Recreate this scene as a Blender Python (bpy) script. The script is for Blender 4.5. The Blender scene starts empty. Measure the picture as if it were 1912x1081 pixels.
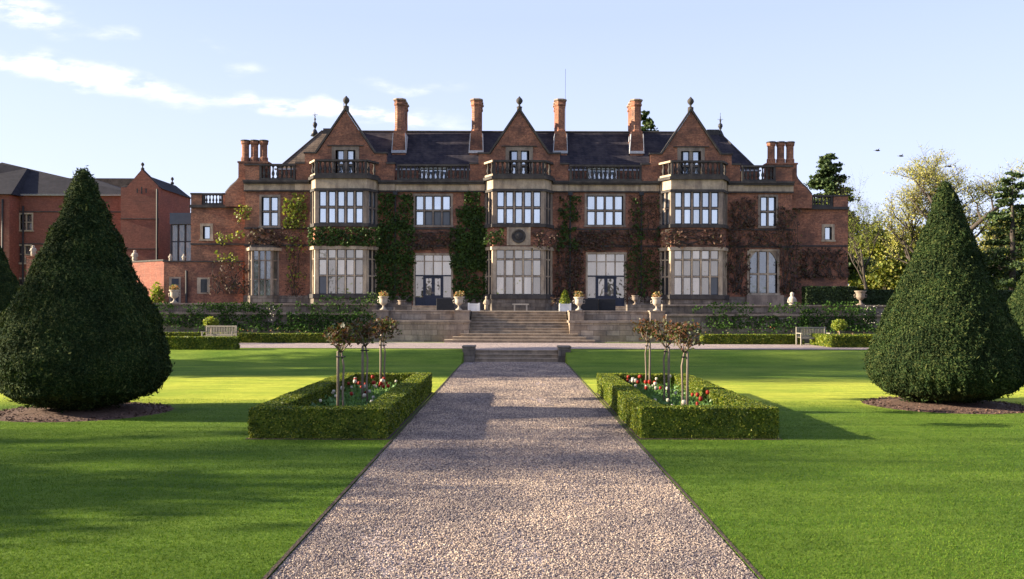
import bpy, math, random
import numpy as np
from mathutils import Vector, Matrix
random.seed(7); rng = np.random.default_rng(7)
S = bpy.context.scene
R = math.radians
# ---------------------------------------------------------------- camera, sky, sun, exposure
H = 2.6; FPX = 1700.0; VX, VY = 961.0, 571.0; ROLL = 0.003
cam = bpy.data.cameras.new('camera'); co = bpy.data.objects.new('camera', cam); S.collection.objects.link(co)
cam.sensor_width = 36; cam.lens = FPX/1912*36; cam.clip_end = 3000
cam.shift_x = -(VX-956)/1912; cam.shift_y = (VY-540.5)/1912
co.location = (0, 0, H); co.rotation_euler = (R(90), -ROLL, 0)
S.camera = co
S.render.resolution_x = 1024; S.render.resolution_y = 579
S.view_settings.view_transform = 'Standard'; S.view_settings.look = 'None'
S.view_settings.exposure = 2.0; S.view_settings.gamma = 1
SUN_EL = R(17.5); SUN_ROT = R(-91)
sdir = Vector((math.sin(SUN_ROT)*math.cos(SUN_EL), math.cos(SUN_ROT)*math.cos(SUN_EL), math.sin(SUN_EL)))
sl = bpy.data.lights.new('sun', 'SUN'); sl.energy = 5.0; sl.angle = R(0.5); sl.color = (1.0, .86, .64)
so = bpy.data.objects.new('sun', sl); S.collection.objects.link(so); so.rotation_euler = sdir.to_track_quat('Z', 'Y').to_euler()
so.location = (-60, 20, 40)
W = bpy.data.worlds.new('World'); S.world = W; W.use_nodes = True
wn = W.node_tree.nodes; wl = W.node_tree.links; wn.clear()
wo = wn.new('ShaderNodeOutputWorld'); bg = wn.new('ShaderNodeBackground'); sky = wn.new('ShaderNodeTexSky')
sky.sky_type = 'NISHITA'; sky.sun_disc = False; sky.sun_elevation = SUN_EL; sky.sun_rotation = SUN_ROT
sky.air_density = 1.0; sky.dust_density = 2.2; sky.ozone_density = 1.6; sky.altitude = 100
bg.inputs['Strength'].default_value = 0.047
tc = wn.new('ShaderNodeTexCoord'); sp = wn.new('ShaderNodeSeparateXYZ'); wl.new(tc.outputs['Generated'], sp.inputs[0])
def wmath(op, a, b=None, c=None):
    n = wn.new('ShaderNodeMath'); n.operation = op
    for i, v in enumerate((a, b, c)):
        if v is None: continue
        if isinstance(v, (int, float)): n.inputs[i].default_value = v
        else: wl.new(v, n.inputs[i])
    return n.outputs[0]
yy = wmath('MAXIMUM', sp.outputs[1], .05)
cu = wmath('DIVIDE', sp.outputs[0], yy); cv = wmath('DIVIDE', sp.outputs[2], yy)
cb = wn.new('ShaderNodeCombineXYZ'); wl.new(cu, cb.inputs[0]); wl.new(cv, cb.inputs[1])
wz = wn.new('ShaderNodeTexNoise'); wz.inputs['Scale'].default_value = 9; wz.inputs['Detail'].default_value = 3
wl.new(cb.outputs[0], wz.inputs['Vector'])
wv = wn.new('ShaderNodeVectorMath'); wv.operation = 'MULTIPLY_ADD'; wv.inputs[1].default_value = (.16, .05, 0)
wl.new(wz.outputs['Color'], wv.inputs[0]); 
wsub = wn.new('ShaderNodeVectorMath'); wsub.operation = 'SUBTRACT'; wsub.inputs[1].default_value = (.08, .025, 0)
wl.new(cb.outputs[0], wsub.inputs[0]); wl.new(wsub.outputs[0], wv.inputs[2])
clouds = [(60, 24, 150, 50, -14, 1.3), (-10, 0, 150, 50, -10, 1), (100, 125, 230, 42, -12, 1.4), (250, 162, 200, 36, -13, 1.3), (470, 182, 170, 26, -8, 1.2),
          (580, 198, 180, 22, -6, .9), (740, 222, 200, 34, -7, 1.3), (660, 208, 160, 26, -7, 1.1), (465, 120, 65, 20, 0, .9), (210, 62, 50, 20, -5, .9),
          (720, 150, 120, 18, -8, .8), (800, 165, 110, 15, -8, .7), (20, 110, 120, 28, -10, .8), (400, 80, 90, 16, -10, .5)]
acc = None
for (cx, cy, a, b, rot, k) in clouds:
    m = wn.new('ShaderNodeMapping'); m.vector_type = 'TEXTURE'
    m.inputs['Location'].default_value = ((cx-VX)/FPX, (VY-cy)/FPX, 0); m.inputs['Rotation'].default_value = (0, 0, R(rot))
    m.inputs['Scale'].default_value = (a/FPX, b/FPX, 1); wl.new(wv.outputs[0], m.inputs[0])
    g = wn.new('ShaderNodeTexGradient'); g.gradient_type = 'SPHERICAL'; wl.new(m.outputs[0], g.inputs[0])
    v = wmath('MULTIPLY', g.outputs['Fac'], k); acc = v if acc is None else wmath('ADD', acc, v)
cn = wn.new('ShaderNodeTexNoise'); cn.inputs['Scale'].default_value = 16; cn.inputs['Detail'].default_value = 6; cn.inputs['Roughness'].default_value = .6
mp = wn.new('ShaderNodeMapping'); mp.inputs['Scale'].default_value = (1, 3.2, 1); mp.inputs['Rotation'].default_value = (0, 0, R(10)); wl.new(cb.outputs[0], mp.inputs[0]); wl.new(mp.outputs[0], cn.inputs['Vector'])
nz = wn.new('ShaderNodeMapRange'); nz.inputs[1].default_value = .34; nz.inputs[2].default_value = .6; wl.new(cn.outputs['Fac'], nz.inputs[0])
cl = wmath('MULTIPLY', acc, nz.outputs[0]); cr = wn.new('ShaderNodeMapRange'); cr.interpolation_type = 'SMOOTHSTEP'
cr.inputs[1].default_value = .05; cr.inputs[2].default_value = 1.9; wl.new(cl, cr.inputs[0])
# thin high veil whitening the blue evenly, then the wisps
veil = wn.new('ShaderNodeMixRGB'); veil.inputs[0].default_value = .66; wl.new(sky.outputs[0], veil.inputs[1]); veil.inputs[2].default_value = (4.4, 5.1, 7.9, 1)
cm = wn.new('ShaderNodeMixRGB'); wl.new(wmath('MULTIPLY', cr.outputs[0], .72), cm.inputs[0]); hz = wn.new('ShaderNodeMapRange'); hz.inputs[1].default_value = 0; hz.inputs[2].default_value = .3; hz.inputs[3].default_value = .4; hz.inputs[4].default_value = 0; wl.new(sp.outputs[2], hz.inputs[0])
hm = wn.new('ShaderNodeMixRGB'); wl.new(hz.outputs[0], hm.inputs[0]); wl.new(veil.outputs[0], hm.inputs[1]); hm.inputs[2].default_value = (7.0, 7.2, 7.8, 1); wl.new(hm.outputs[0], cm.inputs[1]); cm.inputs[2].default_value = (9.5, 8.9, 8.9, 1)
wl.new(cm.outputs[0], bg.inputs['Color']); wl.new(bg.outputs[0], wo.inputs[0])

# ---------------------------------------------------------------- helpers
def PX(px, D): return (px-VX)/FPX*D
def PZ(py, D, px=VX): return H-((py+(px-VX)*ROLL)-VY)/FPX*D
ORG = {}
def tag(o, label=None, cat=None, group=None, kind=None):
    if label: o['label'] = label
    if cat: o['category'] = cat
    if group: o['group'] = group
    if kind: o['kind'] = kind
    return o
def empty(name, loc, label, cat, group=None):
    o = bpy.data.objects.new(name, None); S.collection.objects.link(o); o.location = loc; o.empty_display_size = .2
    ORG[o] = Vector(loc); return tag(o, label, cat, group)
def link(name, me, m, parent=None, smooth=False):
    o = bpy.data.objects.new(name, me); S.collection.objects.link(o)
    if m is not None: me.materials.append(m)
    if parent is not None: o.parent = parent; ORG[o] = ORG[parent]
    else: ORG[o] = Vector((0, 0, 0))
    me.polygons.foreach_set('use_smooth', np.full(len(me.polygons), bool(smooth)))
    return o
class MB:
    def __init__(s): s.v = []; s.f = []
    def box(s, x0, x1, y0, y1, z0, z1):
        i = len(s.v); s.v += [(x0,y0,z0),(x1,y0,z0),(x1,y1,z0),(x0,y1,z0),(x0,y0,z1),(x1,y0,z1),(x1,y1,z1),(x0,y1,z1)]
        s.f += [(i,i+3,i+2,i+1),(i+4,i+5,i+6,i+7),(i,i+1,i+5,i+4),(i+1,i+2,i+6,i+5),(i+2,i+3,i+7,i+6),(i+3,i,i+4,i+7)]; return s
    def lbox(s, fr, s0, s1, d0, d1, z0, z1):      # fr = (a, dir, normal): along, outward
        a, u, n = fr; i = len(s.v)
        for z in (z0, z1):
            for (p, q) in ((s0, d1), (s1, d1), (s1, d0), (s0, d0)):
                s.v.append((a[0]+u[0]*p+n[0]*q, a[1]+u[1]*p+n[1]*q, z))
        s.f += [(i,i+3,i+2,i+1),(i+4,i+5,i+6,i+7),(i,i+1,i+5,i+4),(i+1,i+2,i+6,i+5),(i+2,i+3,i+7,i+6),(i+3,i,i+4,i+7)]; return s
    def prism_xz(s, pts, y0, y1):                 # pts counter-clockwise seen from the camera side
        i = len(s.v); n = len(pts)
        s.v += [(x, y0, z) for x, z in pts] + [(x, y1, z) for x, z in pts]
        s.f.append(tuple(range(i, i+n))); s.f.append(tuple(range(i+2*n-1, i+n-1, -1)))
        for k in range(n): j = (k+1) % n; s.f.append((i+j, i+k, i+n+k, i+n+j))
        return s
    def prism_xy(s, pts, z0, z1):
        i = len(s.v); n = len(pts)
        s.v += [(x, y, z0) for x, y in pts] + [(x, y, z1) for x, y in pts]
        s.f.append(tuple(range(i+n-1, i-1, -1))); s.f.append(tuple(range(i+n, i+2*n)))
        for k in range(n): j = (k+1) % n; s.f.append((i+k, i+j, i+n+j, i+n+k))
        return s
    def lathe(s, prof, c=(0,0,0), n=12, rot=0):
        i = len(s.v)
        for r, z in prof:
            for k in range(n):
                a = 2*math.pi*k/n+rot; s.v.append((c[0]+r*math.cos(a), c[1]+r*math.sin(a), c[2]+z))
        for j in range(len(prof)-1):
            for k in range(n): l = (k+1) % n; s.f.append((i+j*n+k, i+j*n+l, i+(j+1)*n+l, i+(j+1)*n+k))
        s.f.append(tuple(i+k for k in range(n-1, -1, -1))); s.f.append(tuple(i+(len(prof)-1)*n+k for k in range(n)))
        return s
    def tube(s, pts, rad, n=6):
        pts = [Vector(p) for p in pts]; i = len(s.v); up = Vector((0, 0, 1))
        for j, p in enumerate(pts):
            d = (pts[min(j+1, len(pts)-1)]-pts[max(j-1, 0)]).normalized()
            a = d.cross(up if abs(d.z) < .95 else Vector((1, 0, 0))).normalized(); b = d.cross(a)
            r = rad[j] if isinstance(rad, (list, tuple)) else rad
            for k in range(n):
                t = 2*math.pi*k/n; s.v.append(tuple(p+a*(r*math.cos(t))+b*(r*math.sin(t))))
        for j in range(len(pts)-1):
            for k in range(n): l = (k+1) % n; s.f.append((i+j*n+k, i+(j+1)*n+k, i+(j+1)*n+l, i+j*n+l))
        s.f.append(tuple(i+k for k in range(n))); s.f.append(tuple(i+(len(pts)-1)*n+k for k in range(n-1, -1, -1)))
        return s
    def quad(s, a, b, c, d): i = len(s.v); s.v += [a, b, c, d]; s.f.append((i, i+1, i+2, i+3)); return s
    def poly(s, pts): i = len(s.v); s.v += list(pts); s.f.append(tuple(range(i, i+len(pts)))); return s
    def build(s, name, m, parent=None, smooth=False, bevel=0):
        me = bpy.data.meshes.new(name); o = ORG[parent] if parent is not None else Vector((0, 0, 0))
        me.from_pydata([(x-o.x, y-o.y, z-o.z) for x, y, z in s.v], [], s.f); me.update()
        ob = link(name, me, m, parent, smooth)
        if bevel:
            b = ob.modifiers.new('bevel', 'BEVEL'); b.width = bevel; b.segments = 2; b.limit_method = 'ANGLE'
        return ob
def np_mesh(name, V, F, m, parent=None, smooth=False):
    V = np.asarray(V, np.float32); F = np.asarray(F, np.int32); o = ORG[parent] if parent is not None else Vector((0, 0, 0))
    V = V-np.array(o, np.float32)
    me = bpy.data.meshes.new(name); k = F.shape[1]
    me.vertices.add(len(V)); me.vertices.foreach_set('co', V.ravel())
    me.loops.add(F.size); me.loops.foreach_set('vertex_index', F.ravel())
    me.polygons.add(len(F)); me.polygons.foreach_set('loop_start', np.arange(len(F), dtype=np.int32)*k)
    me.polygons.foreach_set('loop_total', np.full(len(F), k, np.int32)); me.update(calc_edges=True)
    return link(name, me, m, parent, smooth)
def unit(a): return a/np.maximum(np.linalg.norm(a, axis=1, keepdims=True), 1e-9)
def leaf_quads(P, N, size, tilt=.8, aspect=1.6):
    """rhombic leaf-sized faces at P, facing roughly N"""
    n = len(P); N = unit(unit(N)+rng.normal(0, tilt, (n, 3))); T = unit(np.cross(N, rng.normal(0, 1, (n, 3)))); B = np.cross(N, T)
    s = (size*rng.uniform(.6, 1.3, n))[:, None]
    V = np.stack([P-T*s*aspect*.5, P-B*s*.5, P+T*s*aspect*.5, P+B*s*.5], 1).reshape(-1, 3)
    return V, np.arange(4*n).reshape(n, 4)
def joinq(*vf):
    Vs, Fs, o = [], [], 0
    for V, F in vf: Vs.append(V); Fs.append(np.asarray(F)+o); o += len(V)
    return np.concatenate(Vs), np.concatenate(Fs)
def lump(P, sc, seed):
    r = np.random.default_rng(seed); out = np.zeros(len(P))
    for k in range(7):
        w = r.normal(0, 1, 3)*sc*(1+.35*k); out += np.sin(P@w+r.uniform(0, 6.3))/(1+.3*k)
    return out/4.0
def copy_tree(o, parent=None):
    c = o.copy(); S.collection.objects.link(c)
    if parent is not None: c.parent = parent
    for ch in list(o.children): copy_tree(ch, c)
    return c

# ---------------------------------------------------------------- materials
M = {}
def newmat(name):
    m = bpy.data.materials.new(name); m.use_nodes = True; m.node_tree.nodes.clear(); M[name] = m
    n = m.node_tree.nodes; l = m.node_tree.links
    out = n.new('ShaderNodeOutputMaterial'); p = n.new('ShaderNodeBsdfPrincipled'); l.new(p.outputs[0], out.inputs[0])
    return m, n, l, p, out
def ramp(n, l, fac, cols):
    r = n.new('ShaderNodeValToRGB'); l.new(fac, r.inputs[0]); e = r.color_ramp.elements
    while len(e) > 1: e.remove(e[-1])
    e[0].position = cols[0][0]; e[0].color = (*cols[0][1], 1)
    for p, c in cols[1:]: x = e.new(p); x.color = (*c, 1)
    return r.outputs[0]
def noise(n, l, vec, sc, det=4, rough=.55, scl=None):
    t = n.new('ShaderNodeTexNoise'); t.inputs['Scale'].default_value = sc; t.inputs['Detail'].default_value = det; t.inputs['Roughness'].default_value = rough
    if scl:
        mm = n.new('ShaderNodeMapping'); mm.inputs['Scale'].default_value = scl; l.new(vec, mm.inputs[0]); vec = mm.outputs[0]
    l.new(vec, t.inputs['Vector']); return t.outputs['Fac']
def mixc(n, l, f, a, b, mode='MIX'):
    x = n.new('ShaderNodeMixRGB'); x.blend_type = mode
    for i, v in enumerate((f, a, b)):
        if isinstance(v, (int, float)): x.inputs[i].default_value = v
        elif isinstance(v, tuple): x.inputs[i].default_value = (*v, 1)
        else: l.new(v, x.inputs[i])
    return x.outputs[0]
def bump(n, l, p, h, st, dist=.02):
    b = n.new('ShaderNodeBump'); b.inputs['Strength'].default_value = st; b.inputs['Distance'].default_value = dist; l.new(h, b.inputs['Height']); l.new(b.outputs[0], p.inputs['Normal'])
def wpos(n):   # world position
    return n.new('ShaderNodeNewGeometry').outputs['Position']
def simple(name, c1, c2, sc=3, rough=.8, bst=.3, bsc=None, det=5, dist=.01, scl=None, spec=.3, metal=0):
    m, n, l, p, o = newmat(name); g = wpos(n); f = noise(n, l, g, sc, det, .6, scl)
    l.new(ramp(n, l, f, [(.3, c1), (.7, c2)]), p.inputs['Base Color']); p.inputs['Roughness'].default_value = rough
    p.inputs['Specular IOR Level'].default_value = spec; p.inputs['Metallic'].default_value = metal
    if bst: bump(n, l, p, noise(n, l, g, bsc or sc*4, 4), bst, dist)
    return m
def brick(name, c1, c2, c3, mortar, weather=.5, wcol=(.05, .035, .035)):
    m, n, l, p, o = newmat(name); g = wpos(n)
    s = n.new('ShaderNodeSeparateXYZ'); l.new(g, s.inputs[0]); a = n.new('ShaderNodeMath'); l.new(s.outputs[0], a.inputs[0]); l.new(s.outputs[1], a.inputs[1])
    c = n.new('ShaderNodeCombineXYZ'); l.new(a.outputs[0], c.inputs[0]); l.new(s.outputs[2], c.inputs[1])
    b = n.new('ShaderNodeTexBrick'); l.new(c.outputs[0], b.inputs['Vector']); b.inputs['Scale'].default_value = 1
    b.inputs['Brick Width'].default_value = .235; b.inputs['Row Height'].default_value = .078; b.inputs['Mortar Size'].default_value = .007; b.inputs['Mortar Smooth'].default_value = .3
    b.inputs['Color1'].default_value = (*c1, 1); b.inputs['Color2'].default_value = (*c2, 1); b.inputs['Mortar'].default_value = (*mortar, 1)
    f = noise(n, l, g, .9, 6, .65, (1, 1, 1.3)); f2 = noise(n, l, g, 7, 4, .7); f4 = noise(n, l, g, 2.2, 5, .7, (1, 1, 5))
    c0 = mixc(n, l, ramp(n, l, f2, [(.35, (0, 0, 0)), (.68, (1, 1, 1))]), b.outputs['Color'], c3)
    c0 = mixc(n, l, ramp(n, l, f4, [(.5, (0, 0, 0)), (.75, (.6, .6, .6))]), c0, tuple(x*1.5 for x in c1))
    wf = n.new('ShaderNodeMath'); wf.operation = 'MULTIPLY'; l.new(ramp(n, l, f, [(.42, (0, 0, 0)), (.68, (1, 1, 1))]), wf.inputs[0]); wf.inputs[1].default_value = weather
    l.new(mixc(n, l, wf.outputs[0], c0, wcol), p.inputs['Base Color'])
    p.inputs['Roughness'].default_value = .88; p.inputs['Specular IOR Level'].default_value = .2
    bump(n, l, p, b.outputs['Fac'], .5, -.006); return m
def stone(name, c1, c2, dark, amt=.6, block=None):
    m, n, l, p, o = newmat(name); g = wpos(n)
    f = noise(n, l, g, 2.5, 6, .65); fs = noise(n, l, g, 1.2, 6, .7, (1.6, 1.6, .45)); ff = noise(n, l, g, 11, 4, .7)
    c0 = ramp(n, l, f, [(.3, c1), (.7, c2)])
    if block:
        s = n.new('ShaderNodeSeparateXYZ'); l.new(g, s.inputs[0]); c = n.new('ShaderNodeCombineXYZ'); a = n.new('ShaderNodeMath'); l.new(s.outputs[0], a.inputs[0]); l.new(s.outputs[1], a.inputs[1])
        l.new(a.outputs[0], c.inputs[0]); l.new(s.outputs[2], c.inputs[1]); b = n.new('ShaderNodeTexBrick'); l.new(c.outputs[0], b.inputs['Vector']); b.inputs['Scale'].default_value = 1
        b.inputs['Brick Width'].default_value = block[0]; b.inputs['Row Height'].default_value = block[1]; b.inputs['Mortar Size'].default_value = .012
        b.inputs['Color1'].default_value = (1, 1, 1, 1); b.inputs['Color2'].default_value = (.5, .46, .42, 1); b.inputs['Mortar'].default_value = (.2, .18, .16, 1)
        c0 = mixc(n, l, .85, c0, b.outputs['Color'], 'MULTIPLY')
    w = n.new('ShaderNodeMath'); w.operation = 'MULTIPLY'; l.new(ramp(n, l, fs, [(.4, (0, 0, 0)), (.65, (1, 1, 1))]), w.inputs[0]); w.inputs[1].default_value = amt
    c1_ = mixc(n, l, w.outputs[0], c0, dark); c1_ = mixc(n, l, .35, c1_, ramp(n, l, ff, [(.3, (.45, .45, .45)), (.7, (1, 1, 1))]), 'MULTIPLY')
    l.new(c1_, p.inputs['Base Color']); p.inputs['Roughness'].default_value = .85; p.inputs['Specular IOR Level'].default_value = .25
    bump(n, l, p, ff, .5, .012); return m
def foliage(name, cols, trans=.25, rough=.6, big=.6, bigc=None, spec=.2):
    m, n, l, p, o = newmat(name); ge = n.new('ShaderNodeNewGeometry')
    c0 = ramp(n, l, ge.outputs['Random Per Island'], [(i/(len(cols)-1) if len(cols) > 1 else 0, c) for i, c in enumerate(cols)])
    f = noise(n, l, ge.outputs['Position'], big, 3); c0 = mixc(n, l, 1, c0, ramp(n, l, f, [(.35, (.7, .7, .7)), (.65, (1.25, 1.2, 1.05))]), 'MULTIPLY')
    l.new(c0, p.inputs['Base Color']); p.inputs['Roughness'].default_value = rough; p.inputs['Specular IOR Level'].default_value = spec
    if trans:
        t = n.new('ShaderNodeBsdfTranslucent'); l.new(mixc(n, l, 1, c0, (1.5, 1.5, .7), 'MULTIPLY'), t.inputs[0]); x = n.new('ShaderNodeMixShader'); x.inputs[0].default_value = trans
        l.new(p.outputs[0], x.inputs[1]); l.new(t.outputs[0], x.inputs[2]); l.new(x.outputs[0], o.inputs[0])
    return m
def glass(name, base1, base2, gl, sc=1.0, rough=.03, bst=.12, tint=(.95, .97, 1, 1), var=.35):
    m, n, l, p, o = newmat(name); ge = n.new('ShaderNodeNewGeometry'); g = ge.outputs['Position']
    f = noise(n, l, g, sc, 3, .5, (2.2, 2.2, .5)); c = ramp(n, l, f, [(.42, base1), (.58, base2)])
    c = mixc(n, l, 1, c, ramp(n, l, ge.outputs['Random Per Island'], [(0, (1-var, 1-var, 1-var)), (1, (1+var*.6, 1+var*.6, 1+var*.6))]), 'MULTIPLY')
    l.new(c, p.inputs['Base Color']); p.inputs['Roughness'].default_value = .5
    gs = n.new('ShaderNodeBsdfGlossy'); gs.inputs['Roughness'].default_value = rough; gs.inputs[0].default_value = tint
    b = n.new('ShaderNodeBump'); b.inputs['Strength'].default_value = bst; b.inputs['Distance'].default_value = .05; l.new(noise(n, l, g, 1.4, 2), b.inputs['Height']); l.new(b.outputs[0], gs.inputs['Normal'])
    fm = n.new('ShaderNodeMapRange'); fm.inputs[3].default_value = gl*(1-var*.5); fm.inputs[4].default_value = gl*(1+var*.3); l.new(ge.outputs['Random Per Island'], fm.inputs[0])
    x = n.new('ShaderNodeMixShader'); l.new(fm.outputs[0], x.inputs[0]); l.new(p.outputs[0], x.inputs[1]); l.new(gs.outputs[0], x.inputs[2]); l.new(x.outputs[0], o.inputs[0]); return m
brick('brick', (.42, .17, .088), (.28, .108, .062), (.12, .055, .042), (.34, .25, .19), .8, (.07, .042, .036))
brick('brick_new', (.26, .09, .06), (.2, .068, .046), (.15, .052, .038), (.2, .13, .1), .3)
stone('stone', (.36, .28, .215), (.24, .19, .15), (.07, .055, .05), .65)
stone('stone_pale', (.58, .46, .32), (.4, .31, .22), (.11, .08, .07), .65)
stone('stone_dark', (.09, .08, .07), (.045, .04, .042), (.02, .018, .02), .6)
stone('wall_stone', (.56, .44, .33), (.37, .29, .22), (.09, .075, .07), .6, (.75, .3))
stone('terrace_stone', (.32, .265, .21), (.18, .15, .125), (.045, .04, .04), .7, (.7, .28))
stone('step_stone', (.44, .34, .24), (.26, .2, .145), (.08, .065, .055), .55)
stone('urn_stone', (.5, .43, .35), (.36, .31, .25), (.2, .17, .14), .5)
simple('white_paint', (.75, .74, .72), (.6, .59, .57), 3, .6, .1)
simple('lead_white', (.5, .49, .5), (.32, .31, .33), 6, .6, .1)
simple('dark_metal', (.015, .015, .018), (.03, .03, .035), 8, .5, .1)
simple('casement', (.02, .022, .03), (.035, .038, .05), 8, .45, 0)
simple('door_blue', (.02, .024, .04), (.03, .035, .055), 8, .45, 0)
simple('planter_black', (.012, .012, .014), (.02, .02, .022), 6, .6, .1)
simple('bark', (.07, .055, .045), (.035, .028, .024), 6, .9, .6, scl=(1, 1, .2))
simple('bark_pale', (.22, .17, .12), (.12, .09, .07), 14, .85, .5, scl=(1, 1, .25))
simple('stake_wood', (.24, .19, .14), (.14, .11, .08), 18, .85, .4, scl=(1, 1, .15))
simple('bench_wood', (.28, .25, .2), (.18, .165, .135), 12, .8, .3)
simple('soil', (.075, .048, .035), (.03, .02, .016), 14, .95, 1, 30, dist=.04)
simple('mulch', (.16, .095, .07), (.05, .03, .024), 18, .95, 1, 26, dist=.05)
simple('rubber', (.02, .02, .02), (.03, .03, .03), 5, .8, 0)
simple('bird_dark', (.02, .02, .022), (.03, .03, .03), 9, .8, 0)
foliage('yew', [(.007, .017, .007), (.015, .031, .011), (.03, .05, .016), (.075, .088, .03)], .1, .85, 1.2, spec=.08)
foliage('box', [(.02, .042, .005), (.055, .095, .01), (.13, .17, .017), (.27, .27, .04)], .25, .5, 2)
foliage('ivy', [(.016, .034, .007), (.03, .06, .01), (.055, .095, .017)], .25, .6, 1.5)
foliage('ivy_lit_gold', [(.08, .12, .015), (.16, .2, .03), (.26, .25, .05)], .3, .5, 1)  # golden ivy leaves, the low sunlight on them put into the colour
foliage('creeper', [(.085, .048, .038), (.045, .028, .024), (.11, .062, .045), (.045, .05, .016)], .1, .7, 1)
foliage('climber', [(.016, .04, .01), (.03, .065, .017), (.055, .095, .026)], .15, .9, 1, spec=.03)
foliage('rose_leaf', [(.05, .075, .02), (.08, .04, .025), (.14, .06, .035), (.04, .045, .02), (.07, .1, .03)], .25, .45, 3)
foliage('flower_white', [(.55, .54, .5), (.45, .43, .4), (.55, .5, .38)], .2, .6, 3)
foliage('flower_warm', [(.4, .3, .1), (.3, .1, .05), (.4, .34, .16), (.3, .2, .17), (.07, .11, .03), (.06, .1, .03)], .25, .6, 3)
foliage('flower_red', [(.2, .012, .01), (.3, .03, .015), (.14, .008, .012)], .25, .5, 3)
foliage('tulip_leaf', [(.08, .16, .05), (.12, .22, .08)], .3, .4, 3)
foliage('oak_leaf', [(.38, .36, .12), (.27, .28, .08), (.44, .4, .16), (.17, .2, .06)], .4, .6, .3)
foliage('spring_leaf', [(.2, .24, .04), (.12, .17, .03), (.27, .28, .06)], .4, .6, .3)
foliage('conifer', [(.02, .04, .015), (.04, .07, .025), (.08, .11, .04)], .1, .6, .5)
foliage('dark_hedge', [(.012, .024, .008), (.022, .04, .014), (.03, .05, .016)], .1, .6, 1)
foliage('wood_leaf', [(.06, .09, .02), (.13, .15, .035), (.2, .19, .05)], .3, .6, .2)
foliage('shade_leaf', [(.06, .1, .02), (.1, .14, .03)], .3, .6, .3)
glass('glass_upper', (.22, .25, .28), (.42, .46, .5), .56, .9, .03, .25, (.93, .97, 1, 1), .35)
glass('glass_lower', (.05, .038, .03), (.2, .155, .115), .37, .9, .04, .25, (.98, .86, .72, 1), .6)
glass('glass_dark', (.015, .015, .018), (.04, .04, .045), .05, 1)
glass('glass_blue', (.08, .16, .26), (.4, .45, .5), .38, 1.5)
simple('canopy_blue', (.06, .08, .11), (.045, .06, .085), 2, .5, 0)
glass('glass_link', (.02, .018, .016), (.12, .1, .07), .12, 3)
glass('glass_leaded', (.04, .04, .035), (.12, .11, .09), .2, 3, .08, .2)
# slate
def slate(name, a, b, c):
    m, n, l, p, o = newmat(name); g = wpos(n); s = n.new('ShaderNodeSeparateXYZ'); l.new(g, s.inputs[0])
    ad = n.new('ShaderNodeMath'); l.new(s.outputs[0], ad.inputs[0]); l.new(s.outputs[1], ad.inputs[1]); cbx = n.new('ShaderNodeCombineXYZ'); l.new(ad.outputs[0], cbx.inputs[0]); l.new(s.outputs[2], cbx.inputs[1])
    bt = n.new('ShaderNodeTexBrick'); l.new(cbx.outputs[0], bt.inputs['Vector']); bt.inputs['Scale'].default_value = 1; bt.inputs['Brick Width'].default_value = .3; bt.inputs['Row Height'].default_value = .17; bt.inputs['Mortar Size'].default_value = .012
    bt.inputs['Color1'].default_value = (*a, 1); bt.inputs['Color2'].default_value = (*b, 1); bt.inputs['Mortar'].default_value = (.012, .01, .012, 1)
    f = noise(n, l, g, 1.1, 6, .7); l.new(mixc(n, l, ramp(n, l, f, [(.45, (0, 0, 0)), (.7, (.8, .8, .8))]), bt.outputs['Color'], c), p.inputs['Base Color'])
    p.inputs['Roughness'].default_value = .85; p.inputs['Specular IOR Level'].default_value = .12; bump(n, l, p, bt.outputs['Fac'], .6, -.02); return m
slate('slate', (.036, .031, .04), (.019, .018, .027), (.066, .054, .056))
slate('slate_brown', (.13, .092, .066), (.085, .062, .046), (.16, .12, .09))
slate('slate_new', (.016, .016, .022), (.01, .01, .015), (.024, .022, .028))
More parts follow.
